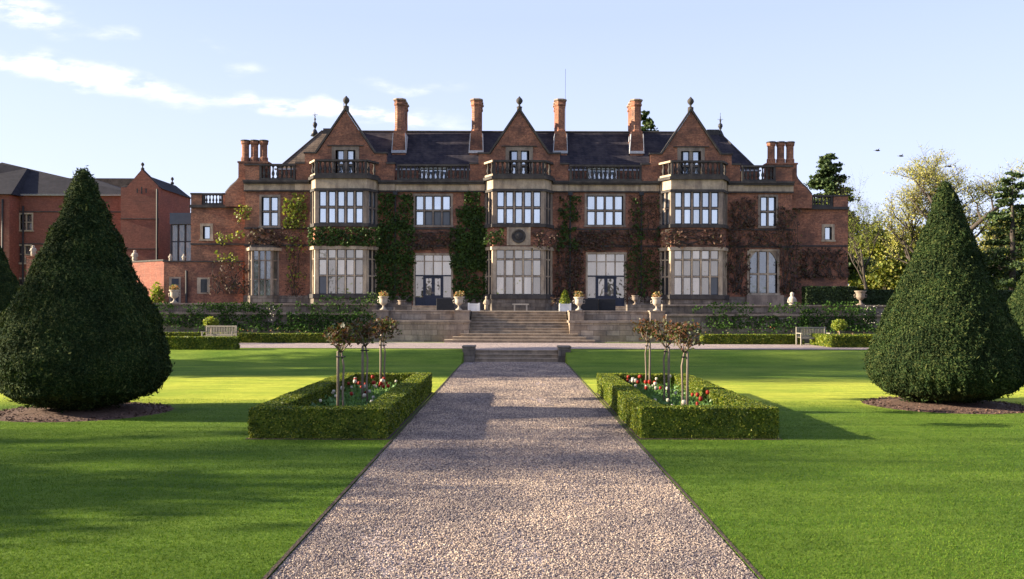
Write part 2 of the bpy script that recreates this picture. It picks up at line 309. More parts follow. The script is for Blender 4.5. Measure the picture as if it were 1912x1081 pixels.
# lawn
def lawn_mat():
    m, n, l, p, o = newmat('lawn'); g = wpos(n)
    f1 = noise(n, l, g, .35, 5, .6); f2 = noise(n, l, g, 5, 5, .7); f3 = noise(n, l, g, 60, 3, .7)
    c = ramp(n, l, f1, [(.3, (.056, .116, .015)), (.7, (.105, .165, .026))])
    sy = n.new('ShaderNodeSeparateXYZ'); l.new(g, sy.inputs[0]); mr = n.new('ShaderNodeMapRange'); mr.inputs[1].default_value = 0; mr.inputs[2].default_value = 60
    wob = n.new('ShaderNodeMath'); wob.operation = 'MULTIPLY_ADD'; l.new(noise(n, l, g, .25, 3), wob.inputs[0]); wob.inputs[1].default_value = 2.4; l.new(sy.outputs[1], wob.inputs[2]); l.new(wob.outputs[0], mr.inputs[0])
    # broad bands: sunlit strips between tree shadows, painted into the grass colour
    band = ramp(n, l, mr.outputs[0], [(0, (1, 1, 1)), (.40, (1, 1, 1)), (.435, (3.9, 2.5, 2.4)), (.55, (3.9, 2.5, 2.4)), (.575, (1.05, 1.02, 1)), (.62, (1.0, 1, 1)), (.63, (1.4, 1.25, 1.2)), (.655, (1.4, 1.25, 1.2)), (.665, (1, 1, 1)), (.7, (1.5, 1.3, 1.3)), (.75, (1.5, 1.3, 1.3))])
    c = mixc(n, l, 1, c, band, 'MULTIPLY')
    fs = noise(n, l, g, 1.5, 5, .65, (.22, 1.5, 1)); c = mixc(n, l, .7, c, ramp(n, l, fs, [(.35, (.6, .68, .6)), (.65, (1.3, 1.22, 1.15))]), 'MULTIPLY')
    c = mixc(n, l, .5, c, ramp(n, l, f2, [(.3, (.65, .7, .6)), (.7, (1.3, 1.25, 1.1))]), 'MULTIPLY')
    c = mixc(n, l, .6, c, ramp(n, l, f3, [(.3, (.6, .65, .55)), (.7, (1.35, 1.3, 1.2))]), 'MULTIPLY')
    l.new(c, p.inputs['Base Color']); p.inputs['Roughness'].default_value = .75; p.inputs['Specular IOR Level'].default_value = .04
    p.inputs['Sheen Weight'].default_value = .03; p.inputs['Sheen Tint'].default_value = (.95, .95, .3, 1); p.inputs['Sheen Roughness'].default_value = .5
    ad = n.new('ShaderNodeMath'); l.new(f3, ad.inputs[0]); l.new(f2, ad.inputs[1]); bump(n, l, p, ad.outputs[0], .9, .03); return m
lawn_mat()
foliage('grass_blade', [(.032, .084, .011), (.062, .124, .016), (.13, .185, .03)], .25, .95, .5, spec=.02)
def gravel_mat():
    m, n, l, p, o = newmat('gravel'); g = wpos(n); v = n.new('ShaderNodeTexVoronoi'); v.inputs['Scale'].default_value = 44; l.new(g, v.inputs['Vector'])
    s = n.new('ShaderNodeSeparateColor'); l.new(v.outputs['Color'], s.inputs[0])
    c = ramp(n, l, s.outputs[0], [(0, (.11, .09, .095)), (.3, (.22, .18, .17)), (.65, (.31, .25, .22)), (1, (.42, .35, .3))])
    f = noise(n, l, g, .8, 5, .6); c = mixc(n, l, .6, c, ramp(n, l, f, [(.3, (.72, .7, .74)), (.65, (1.08, 1.05, 1.02))]), 'MULTIPLY')
    c = mixc(n, l, 1, c, ramp(n, l, v.outputs['Distance'], [(.0, (1.25, 1.22, 1.2)), (.5, (1.1, 1.06, 1.04)), (.85, (.7, .66, .66))]), 'MULTIPLY')
    l.new(c, p.inputs['Base Color']); p.inputs['Roughness'].default_value = .8; bump(n, l, p, v.outputs['Distance'], 1, -.018); return m
gravel_mat()
foliage('pebble', [(.05, .045, .055), (.17, .13, .125), (.3, .235, .205), (.34, .27, .225), (.46, .38, .32), (.11, .09, .1), (.22, .175, .17)], 0, .75, .7)

# ---------------------------------------------------------------- ground
PW = 2.35
def ground_z(x, y):
    def ss(a, b, t): t = min(1, max(0, (t-a)/(b-a))); return t*t*(3-2*t)
    if abs(x) < PW-.005: z = -.03 if y < 43.22 else .49
    else: z = .02+.48*ss(39.6, 42.4, y)
    if y > 58: z = 2.2
    return z
xs = sorted([-900, -300, -120, -60, -30, -20, -12, -6, -PW-.6, -PW-.005, -PW+.02, 0, PW-.02, PW+.005, PW+.6, 6, 12, 20, 30, 60, 120, 300, 900])
ys = sorted([-300, -60, -10, 0, 6, 10, 14, 18, 22, 26, 30, 34, 38, 42.6, 43.2, 43.25, 43.4, 44, 50, 57.95, 58.05, 60, 80, 140, 300, 1500]+[39.6+.35*k for k in range(9)])
V = [(x, y, ground_z(x, y)) for y in ys for x in xs]; nx = len(xs)
F = [(j*nx+i, j*nx+i+1, (j+1)*nx+i+1, (j+1)*nx+i) for j in range(len(ys)-1) for i in range(nx-1)]
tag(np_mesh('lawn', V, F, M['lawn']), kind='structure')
b = MB(); b.quad((-PW+.02, -60, .002), (PW-.02, -60, .002), (PW-.02, 42.5, .002), (-PW+.02, 42.5, .002)); tag(b.build('gravel_path', M['gravel']), kind='structure')
b = MB(); b.quad((-60, 44.2, .524), (60, 44.2, .524), (60, 51.2, .524), (-60, 51.2, .524)); b.quad((-2.33, 43.1, .524), (2.33, 43.1, .524), (2.33, 44.2, .524), (-2.33, 44.2, .524)); tag(b.build('gravel_walk', M['gravel']), kind='structure')
b = MB(); b.box(-45, -2.7, 54.6, 66.6, .4, 2.26); b.box(-2.7, 3.24, 56.6, 66.6, .4, 2.259); b.box(3.24, 80, 54.6, 66.6, .4, 2.26); tag(b.build('terrace_paving', M['terrace_stone']), kind='structure')
for sg, w_ in ((-1, 'left'), (1, 'right')):
    b = MB(); xa = sg*(PW-.02); xb = sg*(PW+.025); b.quad((min(xa, xb), -60, .026), (max(xa, xb), -60, .026), (max(xa, xb), 40.5, .026), (min(xa, xb), 40.5, .026)); tag(b.build('path_edge', M['soil']), kind='structure')
# loose stones on the path
def pebbles():
    n = 250000; y = 8.0*(5.2**rng.uniform(0, 1, n)); keep = (rng.uniform(0, 1, n) < 1) & (y < 42); y = y[keep]; n = len(y)
    x = rng.uniform(-PW+.03, PW-.03, n); kk = (lump(np.stack([x, y*.5, x*0], 1), 1.3, 77)+rng.normal(0, .25, n)) > -.55; x = x[kk]; y = y[kk]; n = len(x); sz = rng.uniform(.006, .013, n)*(1+.022*y); z = .003+sz*.35
    o = np.array([(1,0,0),(-1,0,0),(0,1,0),(0,-1,0),(0,0,1),(0,0,-1)], float); fo = np.array([(0,2,4),(2,1,4),(1,3,4),(3,0,4),(2,0,5),(1,2,5),(3,1,5),(0,3,5)])
    q = unit(rng.normal(0, 1, (n, 4))); w, a, bb, c = q.T
    Rm = np.stack([1-2*(bb*bb+c*c), 2*(a*bb-c*w), 2*(a*c+bb*w), 2*(a*bb+c*w), 1-2*(a*a+c*c), 2*(bb*c-a*w), 2*(a*c-bb*w), 2*(bb*c+a*w), 1-2*(a*a+bb*bb)], 1).reshape(n, 3, 3)
    sc = sz[:, None]*rng.uniform(.6, 1.25, (n, 3)); L = o[None]*sc[:, None, :]; P = np.einsum('nij,nkj->nki', Rm, L); P[:, :, 2] *= .8
    P += np.stack([x, y, z], 1)[:, None, :]
    F = (fo[None]+6*np.arange(n)[:, None, None]).reshape(-1, 3)
    tag(np_mesh('gravel_stones', P.reshape(-1, 3), F, M['pebble'], smooth=False), kind='stuff')
pebbles()
YEWS = [(-10.4, 21.95, 5.74, 1.92), (11.35, 24.0, 5.78, 1.93), (-22.6, 38.5, 6.5, 2.2), (22.9, 38.5, 6.5, 2.2)]
BEDS = [(-5.12, -2.46, 17.55, 27.0), (2.46, 5.14, 17.7, 27.0)]
def grass():
    n = 420000; y = 7.8*(3.2**rng.uniform(0, 1, n)); x = rng.uniform(-1, 1, n)*y*.6
    k = np.abs(x) > PW+.01
    for (cx, cy, h, r) in YEWS[:2]: k &= ((x-cx)**2+(y-cy)**2) > 2.2**2
    for (x0, x1, y0, y1) in BEDS: k &= ~((x > x0-.04) & (x < x1+.06) & (y > y0-.07) & (y < y1))
    x = x[k]; y = y[k]; n = len(x); h = rng.uniform(.010, .026, n)*np.clip(1.6-y/28, .6, 1); a = rng.uniform(0, 6.28, n); w = .0028+.00016*y
    dx = np.cos(a)*w; dy = np.sin(a)*w; lx = rng.normal(0, .015, n); ly = rng.normal(0, .015, n); z = np.full(n, .018)
    P = np.stack([np.stack([x-dx, y-dy, z], 1), np.stack([x+dx, y+dy, z], 1), np.stack([x+lx, y+ly, z+h], 1)], 1).reshape(-1, 3)
    # tufts leaning over the path edge
    tag(np_mesh('grass', P, np.arange(3*n).reshape(n, 3), M['grass_blade']), kind='stuff')
grass()
for (cx, cy, h, r) in YEWS[:2]:
    nn = 40; b = MB(); ring = [(cx+(2.12+.04*math.sin(5*a*6.28/nn))*math.cos(a*6.2832/nn), cy+2.12*math.sin(a*6.2832/nn)) for a in range(nn)]
    i0 = 0; b.v = [(cx, cy, .12)]+[(cx+(px-cx)*.55, cy+(py-cy)*.55, .09) for px, py in ring]+[(px, py, .012) for px, py in ring]
    for k in range(nn): j = (k+1) % nn; b.f += [(0, 1+k, 1+j), (1+k, 1+nn+k, 1+nn+j, 1+j)]
    tag(b.build('mulch_circle', M['mulch']), kind='structure')
    n = 2600; rr = 2.08*np.sqrt(rng.uniform(0, 1, n)); aa = rng.uniform(0, 6.28, n)
    P = np.stack([cx+rr*np.cos(aa), cy+rr*np.sin(aa), .11-.085*(rr/2.1)+rng.uniform(0, .02, n)], 1); V, F = leaf_quads(P, np.tile((0, 0, 1.), (n, 1)), .045, .5)
    tag(np_mesh('bark_chips', V, F, M['mulch']), kind='stuff')

# ---------------------------------------------------------------- clipped plants
PROF = [(0, .0), (.05, .012), (.12, .07), (.28, .18), (.5, .405), (.72, .61), (.93, .76), (1.0, .86), (.985, .93), (.86, .985), (.5, 1.03), (.0, 1.04)]
def yew(cx, cy, h, r, label, dens=1.0, seed=1, shape=None):
    """clipped teardrop: rows of (radius fraction, depth fraction from the tip)"""
    prof = shape or [(.02, 0), (.06, .012), (.125, .08), (.26, .19), (.54, .405), (.86, .62), (1.0, .775), (.995, .84), (.86, .925), (.5, .975), (.22, .99)]
    rt = empty('clipped_yew', (cx, cy, .02), label, 'topiary', 'clipped cone yews standing on the lawn')
    b = MB(); b.tube([(cx-.05, cy, 0), (cx, cy, .3), (cx+.03, cy, .8)], [.34, .26, .22], 9)
    for k in range(7):
        a = k*.9+seed; b.tube([(cx, cy, .2), (cx+.5*math.cos(a), cy+.5*math.sin(a), .42), (cx+1.1*math.cos(a), cy+1.1*math.sin(a), .75)], [.13, .09, .05], 5)
    b.build('trunk', M['bark'], rt, True)
    pr = np.array([p[0] for p in prof])*r; pz = .12+(1-np.array([p[1] for p in prof]))*h
    tt = np.linspace(0, len(prof)-1, 70); R_ = np.interp(tt, range(len(prof)), pr); Z_ = np.interp(tt, range(len(prof)), pz)
    na = 90; A = np.linspace(0, 2*np.pi, na, endpoint=False)
    G = np.stack([R_[:, None]*np.cos(A), R_[:, None]*np.sin(A), np.repeat(Z_[:, None], na, 1)], 2)
    Nn = unit(np.stack([np.cos(A)[None]*np.ones((70, 1)), np.sin(A)[None]*np.ones((70, 1)), np.full((70, na), .3)], 2).reshape(-1, 3))
    g = G.reshape(-1, 3); D1 = lump(g, 1.6, seed)*.09+lump(g, 5, seed+1)*.06; gb = g+Nn*(D1-.07)[:, None]*np.clip(np.hypot(g[:, 0], g[:, 1])*3, 0, 1)[:, None]
    Fb = np.array([(j*na+i, (j+1)*na+i, (j+1)*na+(i+1) % na, j*na+(i+1) % na) for j in range(69) for i in range(na)])
    seg = np.hypot(np.diff(R_), np.diff(Z_))*(R_[1:]+R_[:-1]); cdf = np.cumsum(seg)/seg.sum()
    n = int(210000*dens); u = rng.uniform(0, 1, n); k = np.searchsorted(cdf, u); fr = rng.uniform(0, 1, n); a = rng.uniform(0, 2*np.pi, n)
    rr = R_[k]+(R_[k+1]-R_[k])*fr; zz = Z_[k]+(Z_[k+1]-Z_[k])*fr; dr = R_[k+1]-R_[k]; dz = Z_[k+1]-Z_[k]
    Nr = -dz; Nz = dr; L = np.hypot(Nr, Nz)+1e-9; N = np.stack([Nr/L*np.cos(a), Nr/L*np.sin(a), Nz/L], 1)
    P = np.stack([rr*np.cos(a), rr*np.sin(a), zz], 1)
    d = lump(P, 1.6, seed)*.09+lump(P, 5, seed+1)*.06+lump(P*np.array([1, 1, .6]), 22, seed+2)*.05-rng.exponential(.03, n)+.03
    P = P+N*d[:, None]; V, F = leaf_quads(P, N*1.0+np.array([0, 0, .35]), .025/math.sqrt(dens), .55, 2.2)
    # stray shoots near the tip and hem
    m = int(2500*dens); kk = rng.integers(0, n, m); P2 = P[kk]+N[kk]*rng.uniform(.0, .09, (m, 1)); V2, F2 = leaf_quads(P2, rng.normal(0, 1, (m, 3)), .04, 1, 3.2)
    V, F = joinq((gb, Fb), (V, F), (V2, F2)); V = V+np.array([cx, cy, 0])
    np_mesh('crown', V, F, M['yew'], rt)
    return rt
yew(*YEWS[0], 'large dark cone-shaped clipped yew on the left lawn, in a bark mulch circle', 1.0, 3)
yew(*YEWS[1], 'large cone-shaped clipped yew on the right lawn, sunlit on its left side', 1.0, 11, [(.02, 0), (.06, .012), (.13, .07), (.245, .19), (.455, .37), (.71, .555), (.92, .72), (1.0, .83), (.97, .88), (.8, .94), (.45, .98), (.2, .99)])
yew(*YEWS[2], 'dark clipped yew cut by the left edge of the picture, behind the big one', .45, 21)
yew(*YEWS[3], 'green clipped yew cut by the right edge of the picture, behind the big one', .45, 31)

def hedge_leaves(x0, x1, y0, y1, z0, z1, dens, size, faces='FBLRT', seed=0):
    """leaf faces over a clipped box; returns quads incl. inner body"""
    out = []; A = {'F': ((x1-x0)*(z1-z0)), 'B': ((x1-x0)*(z1-z0)), 'L': ((y1-y0)*(z1-z0)), 'R': ((y1-y0)*(z1-z0)), 'T': ((x1-x0)*(y1-y0))}
    e = size*.7
    bx = MB().box(x0+e, x1-e, y0+e, y1-e, z0, z1-e); out.append((np.array(bx.v), np.array(bx.f)))
    for f in faces:
        n = int(A[f]*dens*(1.4 if f == 'T' else 1));
        if n < 1: continue
        u = rng.uniform(0, 1, n); v = rng.uniform(0, 1, n)
        if f == 'T': P = np.stack([x0+(x1-x0)*u, y0+(y1-y0)*v, np.full(n, z1)], 1); N = (0, 0, 1)
        elif f in 'FB': P = np.stack([x0+(x1-x0)*u, np.full(n, y0 if f == 'F' else y1), z0+(z1-z0)*v], 1); N = (0, -1 if f == 'F' else 1, 0)
        else: P = np.stack([np.full(n, x0 if f == 'L' else x1), y0+(y1-y0)*u, z0+(z1-z0)*v], 1); N = (-1 if f == 'L' else 1, 0, 0)
        N = np.tile(np.array(N, float), (n, 1)); d = lump(P, 2.2, seed)*.02+lump(P, 9, seed+5)*.012-rng.exponential(.016, n)+.01
        P = P+N*d[:, None]
        if f == 'T': N = N+np.array([0, 0, 0])
        out.append(leaf_quads(P, N, size, .8, 1.5))
    return joinq(*out)
def hedge(name, rects, label, h, z0=0, dens=1500, size=.036, mat_='box', group=None, cat='hedge'):
    V, F = joinq(*[hedge_leaves(*r, z0, z0+(r_h if r_h else h), dens, size, seed=i+3) for i, (r, r_h) in enumerate([(r[:4], r[4] if len(r) > 4 else None) for r in rects])])
    return tag(np_mesh(name, V, F, M[mat_]), label, cat, group)
t = .48
for i, (x0, x1, y0, y1) in enumerate(BEDS):
    if i == 0: rects = [(x0, x1, y0, y0+t), (x0+.3, x1, y1-t, y1), (x0, x0+t, y0+t, y1), (x1-t, x1, y0+t, y1-t)]
    else: rects = [(x0, x1, y0, y0+t, .62), (x0, x1, y1-t, y1), (x0, x0+t, y0+t, 19.3, .62), (x0-.02, x0+t, 19.3, 21.6, .585), (x0, x0+t, 21.6, y1-t, .6), (x1-t, x1, y0+t, y1-t, .59)]
    hedge('box_hedge', rects, ['rectangular clipped box hedge ring around the tulip bed left of the path', 'rectangular clipped box hedge ring around the tulip bed right of the path'][i], .6, 0, 2500, .029, group='box hedge rings beside the gravel path')
    b = MB(); b.box(x0-.05, x1+.05, y0-.08, y1+.04, -.02, .03); b.box(x0+t-.05, x1-t+.05, y0+t-.05, y1-t+.05, -.02, .12); tag(b.build('soil_bed', M['soil']), kind='structure')
hedge('box_hedge', [(-15.5, -8.2, 50.0, 50.6)], 'long low box hedge right of the left bench, below the terrace wall', .52, .5, 500, .07)
hedge('box_hedge', [(-20.5, -15.9, 50.2, 50.8)], 'low box hedge behind the left wooden bench', .55, .5, 500, .07)
hedge('box_hedge', [(-17.6, -13.1, 42.6, 43.4)], 'low box hedge between the left yew and the left bench', .6, .48, 600, .06)
hedge('box_hedge', [(10.3, 15.9, 50.0, 50.6)], 'long low box hedge left of the right bench, below the terrace wall', .54, .5, 500, .07)
hedge('box_hedge', [(16.2, 25.5, 46.5, 47.1), (16.2, 16.9, 47.1, 50)], 'low box hedge around the corner bed right of the right bench', .62, .5, 600, .06)
hedge('box_hedge', [(17.4, 26, 50.3, 50.9)], 'rear low box hedge behind the right corner bed', .56, .5, 500, .07)
hedge('clipped_hedge', [(20.7, 24.3, 64.6, 65.6)], 'tall dark clipped hedge against the right wing of the mansion', 1.75, 2.26, 250, .11, 'dark_hedge')
hedge('clipped_hedge', [(25.0, 31.0, 67.5, 68.6)], 'tall dark clipped hedge running right from the mansion corner', 1.65, 2.2, 250, .11, 'dark_hedge')
hedge('clipped_hedge', [(35, 52, 69.5, 70.6)], 'tall dark clipped hedge seen right of the right yew', 1.65, 2.2, 160, .13, 'dark_hedge')

# standard roses with stakes
def standard(cx, cy, lab, stake_h=1.55, cr=.36, dx=.13, seed=1, green=False):
    rt = empty('standard_rose', (cx, cy, .1), lab, 'standard tree', 'standard roses tied to stakes')
    zc = 1.98
    b = MB(); b.tube([(cx+dx, cy, .05), (cx+dx*.75, cy+.02, .7), (cx+dx*.95, cy, 1.3), (cx+dx*.5, cy, 1.62)], [.026, .024, .022, .022], 7)
    r_ = random.Random(seed)
    for k in range(8):
        a = k*.8+seed; b.tube([(cx+dx*.5, cy, 1.58), (cx+dx*.5+.15*math.cos(a), cy+.15*math.sin(a), 1.75), (cx+.3*math.cos(a), cy+.3*math.sin(a), 1.95+.1*r_.random())], [.014, .01, .005], 5)
    b.build('trunk', M['bark_pale'], rt, True)
    s = MB(); s.lathe([(.03, 0), (.03, stake_h-.12), (.024, stake_h-.1)], (cx, cy, .1), 10); s.build('stake', M['stake_wood'], rt, True)
    ti = MB(); ti.tube([(cx-.045, cy-.03, stake_h-.12), (cx+dx, cy-.04, stake_h-.12), (cx+dx+.02, cy+.03, stake_h-.12), (cx-.045, cy+.03, stake_h-.12)], .016, 5); ti.build('tie', M['rubber'], rt)
    n = 900; P = rng.normal(0, 1, (n, 3)); P = unit(P)*(rng.uniform(0, 1, (n, 1))**.45); 
    P = P*np.array([cr, cr, cr*.7])*(1+.55*lump(P, 3.5, seed))[:, None]; P = P[lump(P, 9, seed+3) > -.1]
    P = P+np.array([cx+dx*.4, cy, zc]); V, F = leaf_quads(P, rng.normal(0, 1, P.shape)+np.array([0, 0, .5]), .055, .5, 1.7)
    np_mesh('crown', V, F, M['rose_leaf'], rt)
for i, (cx, cy, lab) in enumerate([(-3.78, 19.5, 'standard rose nearest the viewer in the left bed, leafy ball on a grey stake'), (-3.72, 22.3, 'middle standard rose in the left bed, with a dark tie on its stake'), (-3.72, 25.3, 'farthest standard rose in the left bed, its pale stake lit by sun'),
                                   (3.76, 25.3, 'farthest standard rose in the right bed, golden brown crown'), (3.76, 22.2, 'middle standard rose of the three in the right bed'), (3.76, 19.8, 'standard rose nearest the viewer in the right bed, dark red-brown crown')]):
    standard(cx, cy, lab, 1.62, [.37, .42, .45, .42, .42, .4][i], .13 if i < 3 else -.13, i+2)
# tulips
def make_tulip(fm, label, group, loc):
    rt = empty('tulip', loc, label, 'tulip', group); x, y, z = loc; h = .34
    MB().tube([(x, y, z), (x+.01, y, z+h*.5), (x+.005, y, z+h)], .005, 5).build('stem', M['tulip_leaf'], rt)
    for a in (.4, 2.7, 4.6):
        c, s_ = math.cos(a), math.sin(a); l = MB(); pts = [(0, .008), (.05, .022), (.08, .02), (.12, .003)]; zs = [0, .09, .17, .23]
        for j in range(3):
            r0, w0 = pts[j]; r1, w1 = pts[j+1]
            l.quad((x+c*r0-s_*w0, y+s_*r0+c*w0, z+zs[j]), (x+c*r0+s_*w0, y+s_*r0-c*w0, z+zs[j]), (x+c*r1+s_*w1, y+s_*r1-c*w1, z+zs[j+1]), (x+c*r1-s_*w1, y+s_*r1+c*w1, z+zs[j+1]))
        l.build('leaf', M['tulip_leaf'], rt)
    f = MB(); f.lathe([(.006, 0), (.03, .012), (.04, .035), (.037, .06), (.028, .08), (.02, .078), (.012, .03)], (x+.005, y, z+h-.005), 8); f.build('flower', fm, rt, True)
    return rt
def tulips(side, x0, x1, y0, y1):
    for (mn, word, n) in (('flower_white', 'white', 20), ('flower_red', 'red', 20)):
        g = '%s tulips in the %s bed' % (word, side); lab = '%s tulip on a green stem inside the %s hedge-edged bed' % (word, side); src = None
        for k in range(n):
            r_ = random.random()
            if word == 'red': cxs = [(.3, .85), (.75, .3), (.5, .6), (.15, .9)] if side == 'right' else [(.3, .8), (.65, .85), (.9, .7), (.6, .55)]; c = random.choice(cxs); u = c[0]+random.gauss(0, .12); v = c[1]+random.gauss(0, .1)
            else: u = random.random(); v = random.random()**.8
            x = x0+(x1-x0)*min(1, max(0, u)); y = y0+(y1-y0)*min(1, max(0, v)); s = random.uniform(.85, 1.35)
            if src is None: src = make_tulip(M[mn], lab, g, (0, 0, 0)); o = src
            else: o = copy_tree(src)
            o['label'] = '%s tulip on the %s side of the %s bed, %s' % (word, 'path' if (u > .5) == (side == 'left') else 'lawn', side, 'close to the front hedge' if v < .33 else 'by the middle standard rose' if v < .66 else 'close to the rear hedge')
            o.location = (x, y, .11); o.scale = (s*.95, s*.95, s); o.rotation_euler = (random.gauss(0, .08), random.gauss(0, .08), random.uniform(0, 6))
for side, (x0, x1, y0, y1) in zip(('left', 'right'), BEDS): tulips(side, x0+.62, x1-.62, y0+.75, y1-.7)
for (x0, x1, y0, y1) in BEDS:      # low spring foliage between the tulips
    n = 5200; P = np.stack([rng.uniform(x0+.5, x1-.5, n), rng.uniform(y0+.5, y1-.5, n), .12+rng.uniform(0, 1, n)**2*.26], 1); P = P[lump(P*np.array([1, 1, 0]), 3.5, 5) > -.25]
    V, F = leaf_quads(P, rng.normal(0, 1, P.shape)*np.array([1, 1, .3]), .045, .3, 3.0); tag(np_mesh('bed_foliage', V, F, M['tulip_leaf']), kind='stuff')
# small standards in the corner beds
def small_tree(cx, cy, z0, lab):
    rt = empty('small_standard', (cx, cy, z0), lab, 'small tree'); MB().tube([(cx, cy, z0), (cx+.03, cy, z0+.5), (cx, cy, z0+1.0)], .035, 6).build('trunk', M['bark_pale'], rt, True)
    n = 700; P = unit(rng.normal(0, 1, (n, 3)))*(rng.uniform(.2, 1, (n, 1))**.5)*np.array([.42, .42, .3])+np.array([cx, cy, z0+1.15])
    V, F = leaf_quads(P, rng.normal(0, 1, P.shape), .09, .5); np_mesh('crown', V, F, M['spring_leaf'], rt)
small_tree(PX(375, 48), 49.6, .5, 'small leafy standard left of the left bench'); small_tree(PX(1567, 48), 48, .5, 'small round-headed standard in the corner bed right of the right bench')

# ---------------------------------------------------------------- steps and terrace walls
def steps(name, x0, x1, y0, z0, n, rise, tread, lab, cat='steps', back=None, inset=0, mat_='step_stone'):
    b = MB()
    for k in range(n):
        yb = back if back else y0+n*tread+.2
        b.box(x0+inset*k, x1-inset*k, y0+k*tread, yb, z0 if k == 0 else z0+k*rise+.001-rise*.0, z0+(k+1)*rise)
        b.box(x0+inset*k-.0, x1-inset*k+.0, y0+k*tread-.035, y0+k*tread-.001, z0+(k+1)*rise-.05, z0+(k+1)*rise-.002)
    return tag(b.build(name, M[mat_]), lab, cat)
steps('stone_steps', -1.83, 2.02, 42.1, 0, 3, .175, .33, 'three low stone steps at the far end of the gravel path', back=43.12)
for (xa, lab) in ((-2.4, 'low dark stone block left of the three path steps'), (2.03, 'low dark stone block right of the three path steps')):
    b = MB(); b.box(xa, xa+.56, 41.95, 43.1, -.02, .66); b.box(xa-.03, xa+.59, 41.92, 43.13, .661, .74)
    tag(b.build('stone_block', M['terrace_stone'], bevel=.02), lab, 'stone block', 'blocks flanking the path steps')
b = MB()
for k, (a, c) in enumerate(((-3.95, 4.5), (-3.5, 4.05), (-3.08, 3.62))):
    y = 51.2+.45*k; b.box(a, c, y, 53.0, .5+.16*k, .52+.16*(k+1)-.05); b.box(a-.03, c+.03, y-.04, 53.0, .52+.16*(k+1)-.049, .52+.16*(k+1))
tag(b.build('stone_steps', M['step_stone']), 'three wide bottom steps of the terrace staircase', 'steps')
b = MB()
for k in range(8):
    y = 52.65+.36*k+(.7 if k >= 4 else 0); z = 1.0+.1575*(k+1); b.box(-2.62, 3.16, y, 57.0, z-.157, z-.045); b.box(-2.62, 3.16, y-.04, 57.0, z-.044, z)
tag(b.build('stone_steps', M['step_stone']), 'upper flight of stone steps climbing between the flank walls to the terrace', 'steps')
# flank walls with pedestals
def flank(x0, x1, lab):
    rt = empty('flank_wall', ((x0+x1)/2, 53, .5), lab, 'wall')
    b = MB(); b.box(x0, x1, 52.45, 54.2, .45, 1.62); b.build('lower_wall', M['wall_stone'], rt)
    MB().box(x0-.06, x1+.06, 52.38, 54.2, 1.622, 1.75).build('coping', M['stone'], rt)
    MB().box(x0+.1, x1-.1, 53.55, 55.2, 1.752, 2.24).build('upper_wall', M['wall_stone'], rt)
    MB().box(x0+.02, x1-.02, 53.5, 55.2, 2.243, 2.32).build('coping', M['stone'], rt)
    for (xa) in ((x0+.02, x1-.86)):
        b = MB(); b.box(xa, xa+.84, 52.9, 53.7, 1.753, 2.26); b.box(xa-.05, xa+.89, 52.85, 53.75, 2.262, 2.34); b.build('pedestal', M['stone'], rt)
flank(-8.25, -2.63, 'stone flank wall left of the terrace staircase, with two urn pedestals')
flank(3.17, 8.75, 'stone flank wall right of the terrace staircase, with two urn pedestals')
def rwall(x0, x1, lab):
    rt = empty('terrace_wall', ((x0+x1)/2, 54, .5), lab, 'retaining wall')
    MB().box(x0, x1, 52.6, 54.2, .45, 2.05).build('lower_wall', M['terrace_stone'], rt); MB().box(x0, x1, 52.52, 52.95, 2.052, 2.14).build('coping', M['stone'], rt)
    MB().box(x0, x1, 54.0, 54.45, 2.053, 2.62).build('upper_wall', M['terrace_stone'], rt); MB().box(x0, x1, 53.93, 54.5, 2.622, 2.71).build('coping', M['stone'], rt)
rwall(-34, -8.26, 'long two-tier retaining wall of the terrace, left of the staircase')
rwall(8.76, 45, 'long two-tier retaining wall of the terrace, right of the staircase')
def patch(name, mn, rects, label, cat, size=.09, dens=90, depth=.12, group=None, kind=None, seed=0, thr=-.1, D=52.6, lsc=1.0, par=None):
    """leaf patch hung on a wall; rects in photo pixels (x0,x1,y0,y1) at depth D"""
    Ps = []
    for (a, c, d, e) in rects:
        x0, x1 = PX(a, D), PX(c, D); z1, z0 = PZ(d, D, (a+c)/2), PZ(e, D, (a+c)/2); n = int((x1-x0)*(z1-z0)*dens*1.6)
        ex = .16*min(x1-x0, 1.6); P = np.stack([rng.uniform(x0-ex, x1+ex, n), D-rng.uniform(.01, 1, n)**1.3*depth, rng.uniform(z0-.12, z1+.12, n)], 1)
        ed = np.minimum(np.minimum(P[:, 0]-x0+ex, x1+ex-P[:, 0]), np.minimum(P[:, 2]-z0+.12, z1+.12-P[:, 2]))
        Ps.append(P[lump(P*np.array([1, 0, 1]), 2.4*lsc, seed)+lump(P*np.array([1, 0, 1]), 6*lsc, seed+9)*.5+np.clip(ed*2.2, 0, .5)-.3 > thr])
    P = np.concatenate(Ps); V, F = leaf_quads(P, np.tile((0, -1., .35), (len(P), 1)), size, .6, 1.3)
    return tag(np_mesh(name, V, F, M[mn], par), label, cat, group, kind)
G = 'climbers on the terrace retaining wall'
patch('climber', 'climber', [(300, 420, 588, 612), (300, 470, 571, 582)], 'sparse climber on the far left of the terrace wall', 'climber', .09, 260, .25, G, seed=1, thr=-.3)
patch('climber', 'climber', [(430, 540, 588, 615), (400, 520, 571, 584)], 'dark climber on the terrace wall behind the left bench', 'climber', .09, 260, .25, G, seed=2, thr=-.35)
patch('climber', 'climber', [(545, 695, 588, 618)], 'dense dark green climber on the terrace wall left of the staircase', 'climber', .09, 300, .3, G, seed=3, thr=-.7)
patch('climber', 'climber', [(560, 690, 569, 582)], 'bright leafy shrub row on the ledge of the left terrace wall', 'climber', .09, 160, .3, G, seed=4, thr=-.3, D=53.9)
patch('climber', 'climber', [(1320, 1420, 588, 607), (1300, 1400, 566, 578)], 'patchy climber on the terrace wall above the right long hedge', 'climber', .09, 240, .25, G, seed=5, thr=-.3)
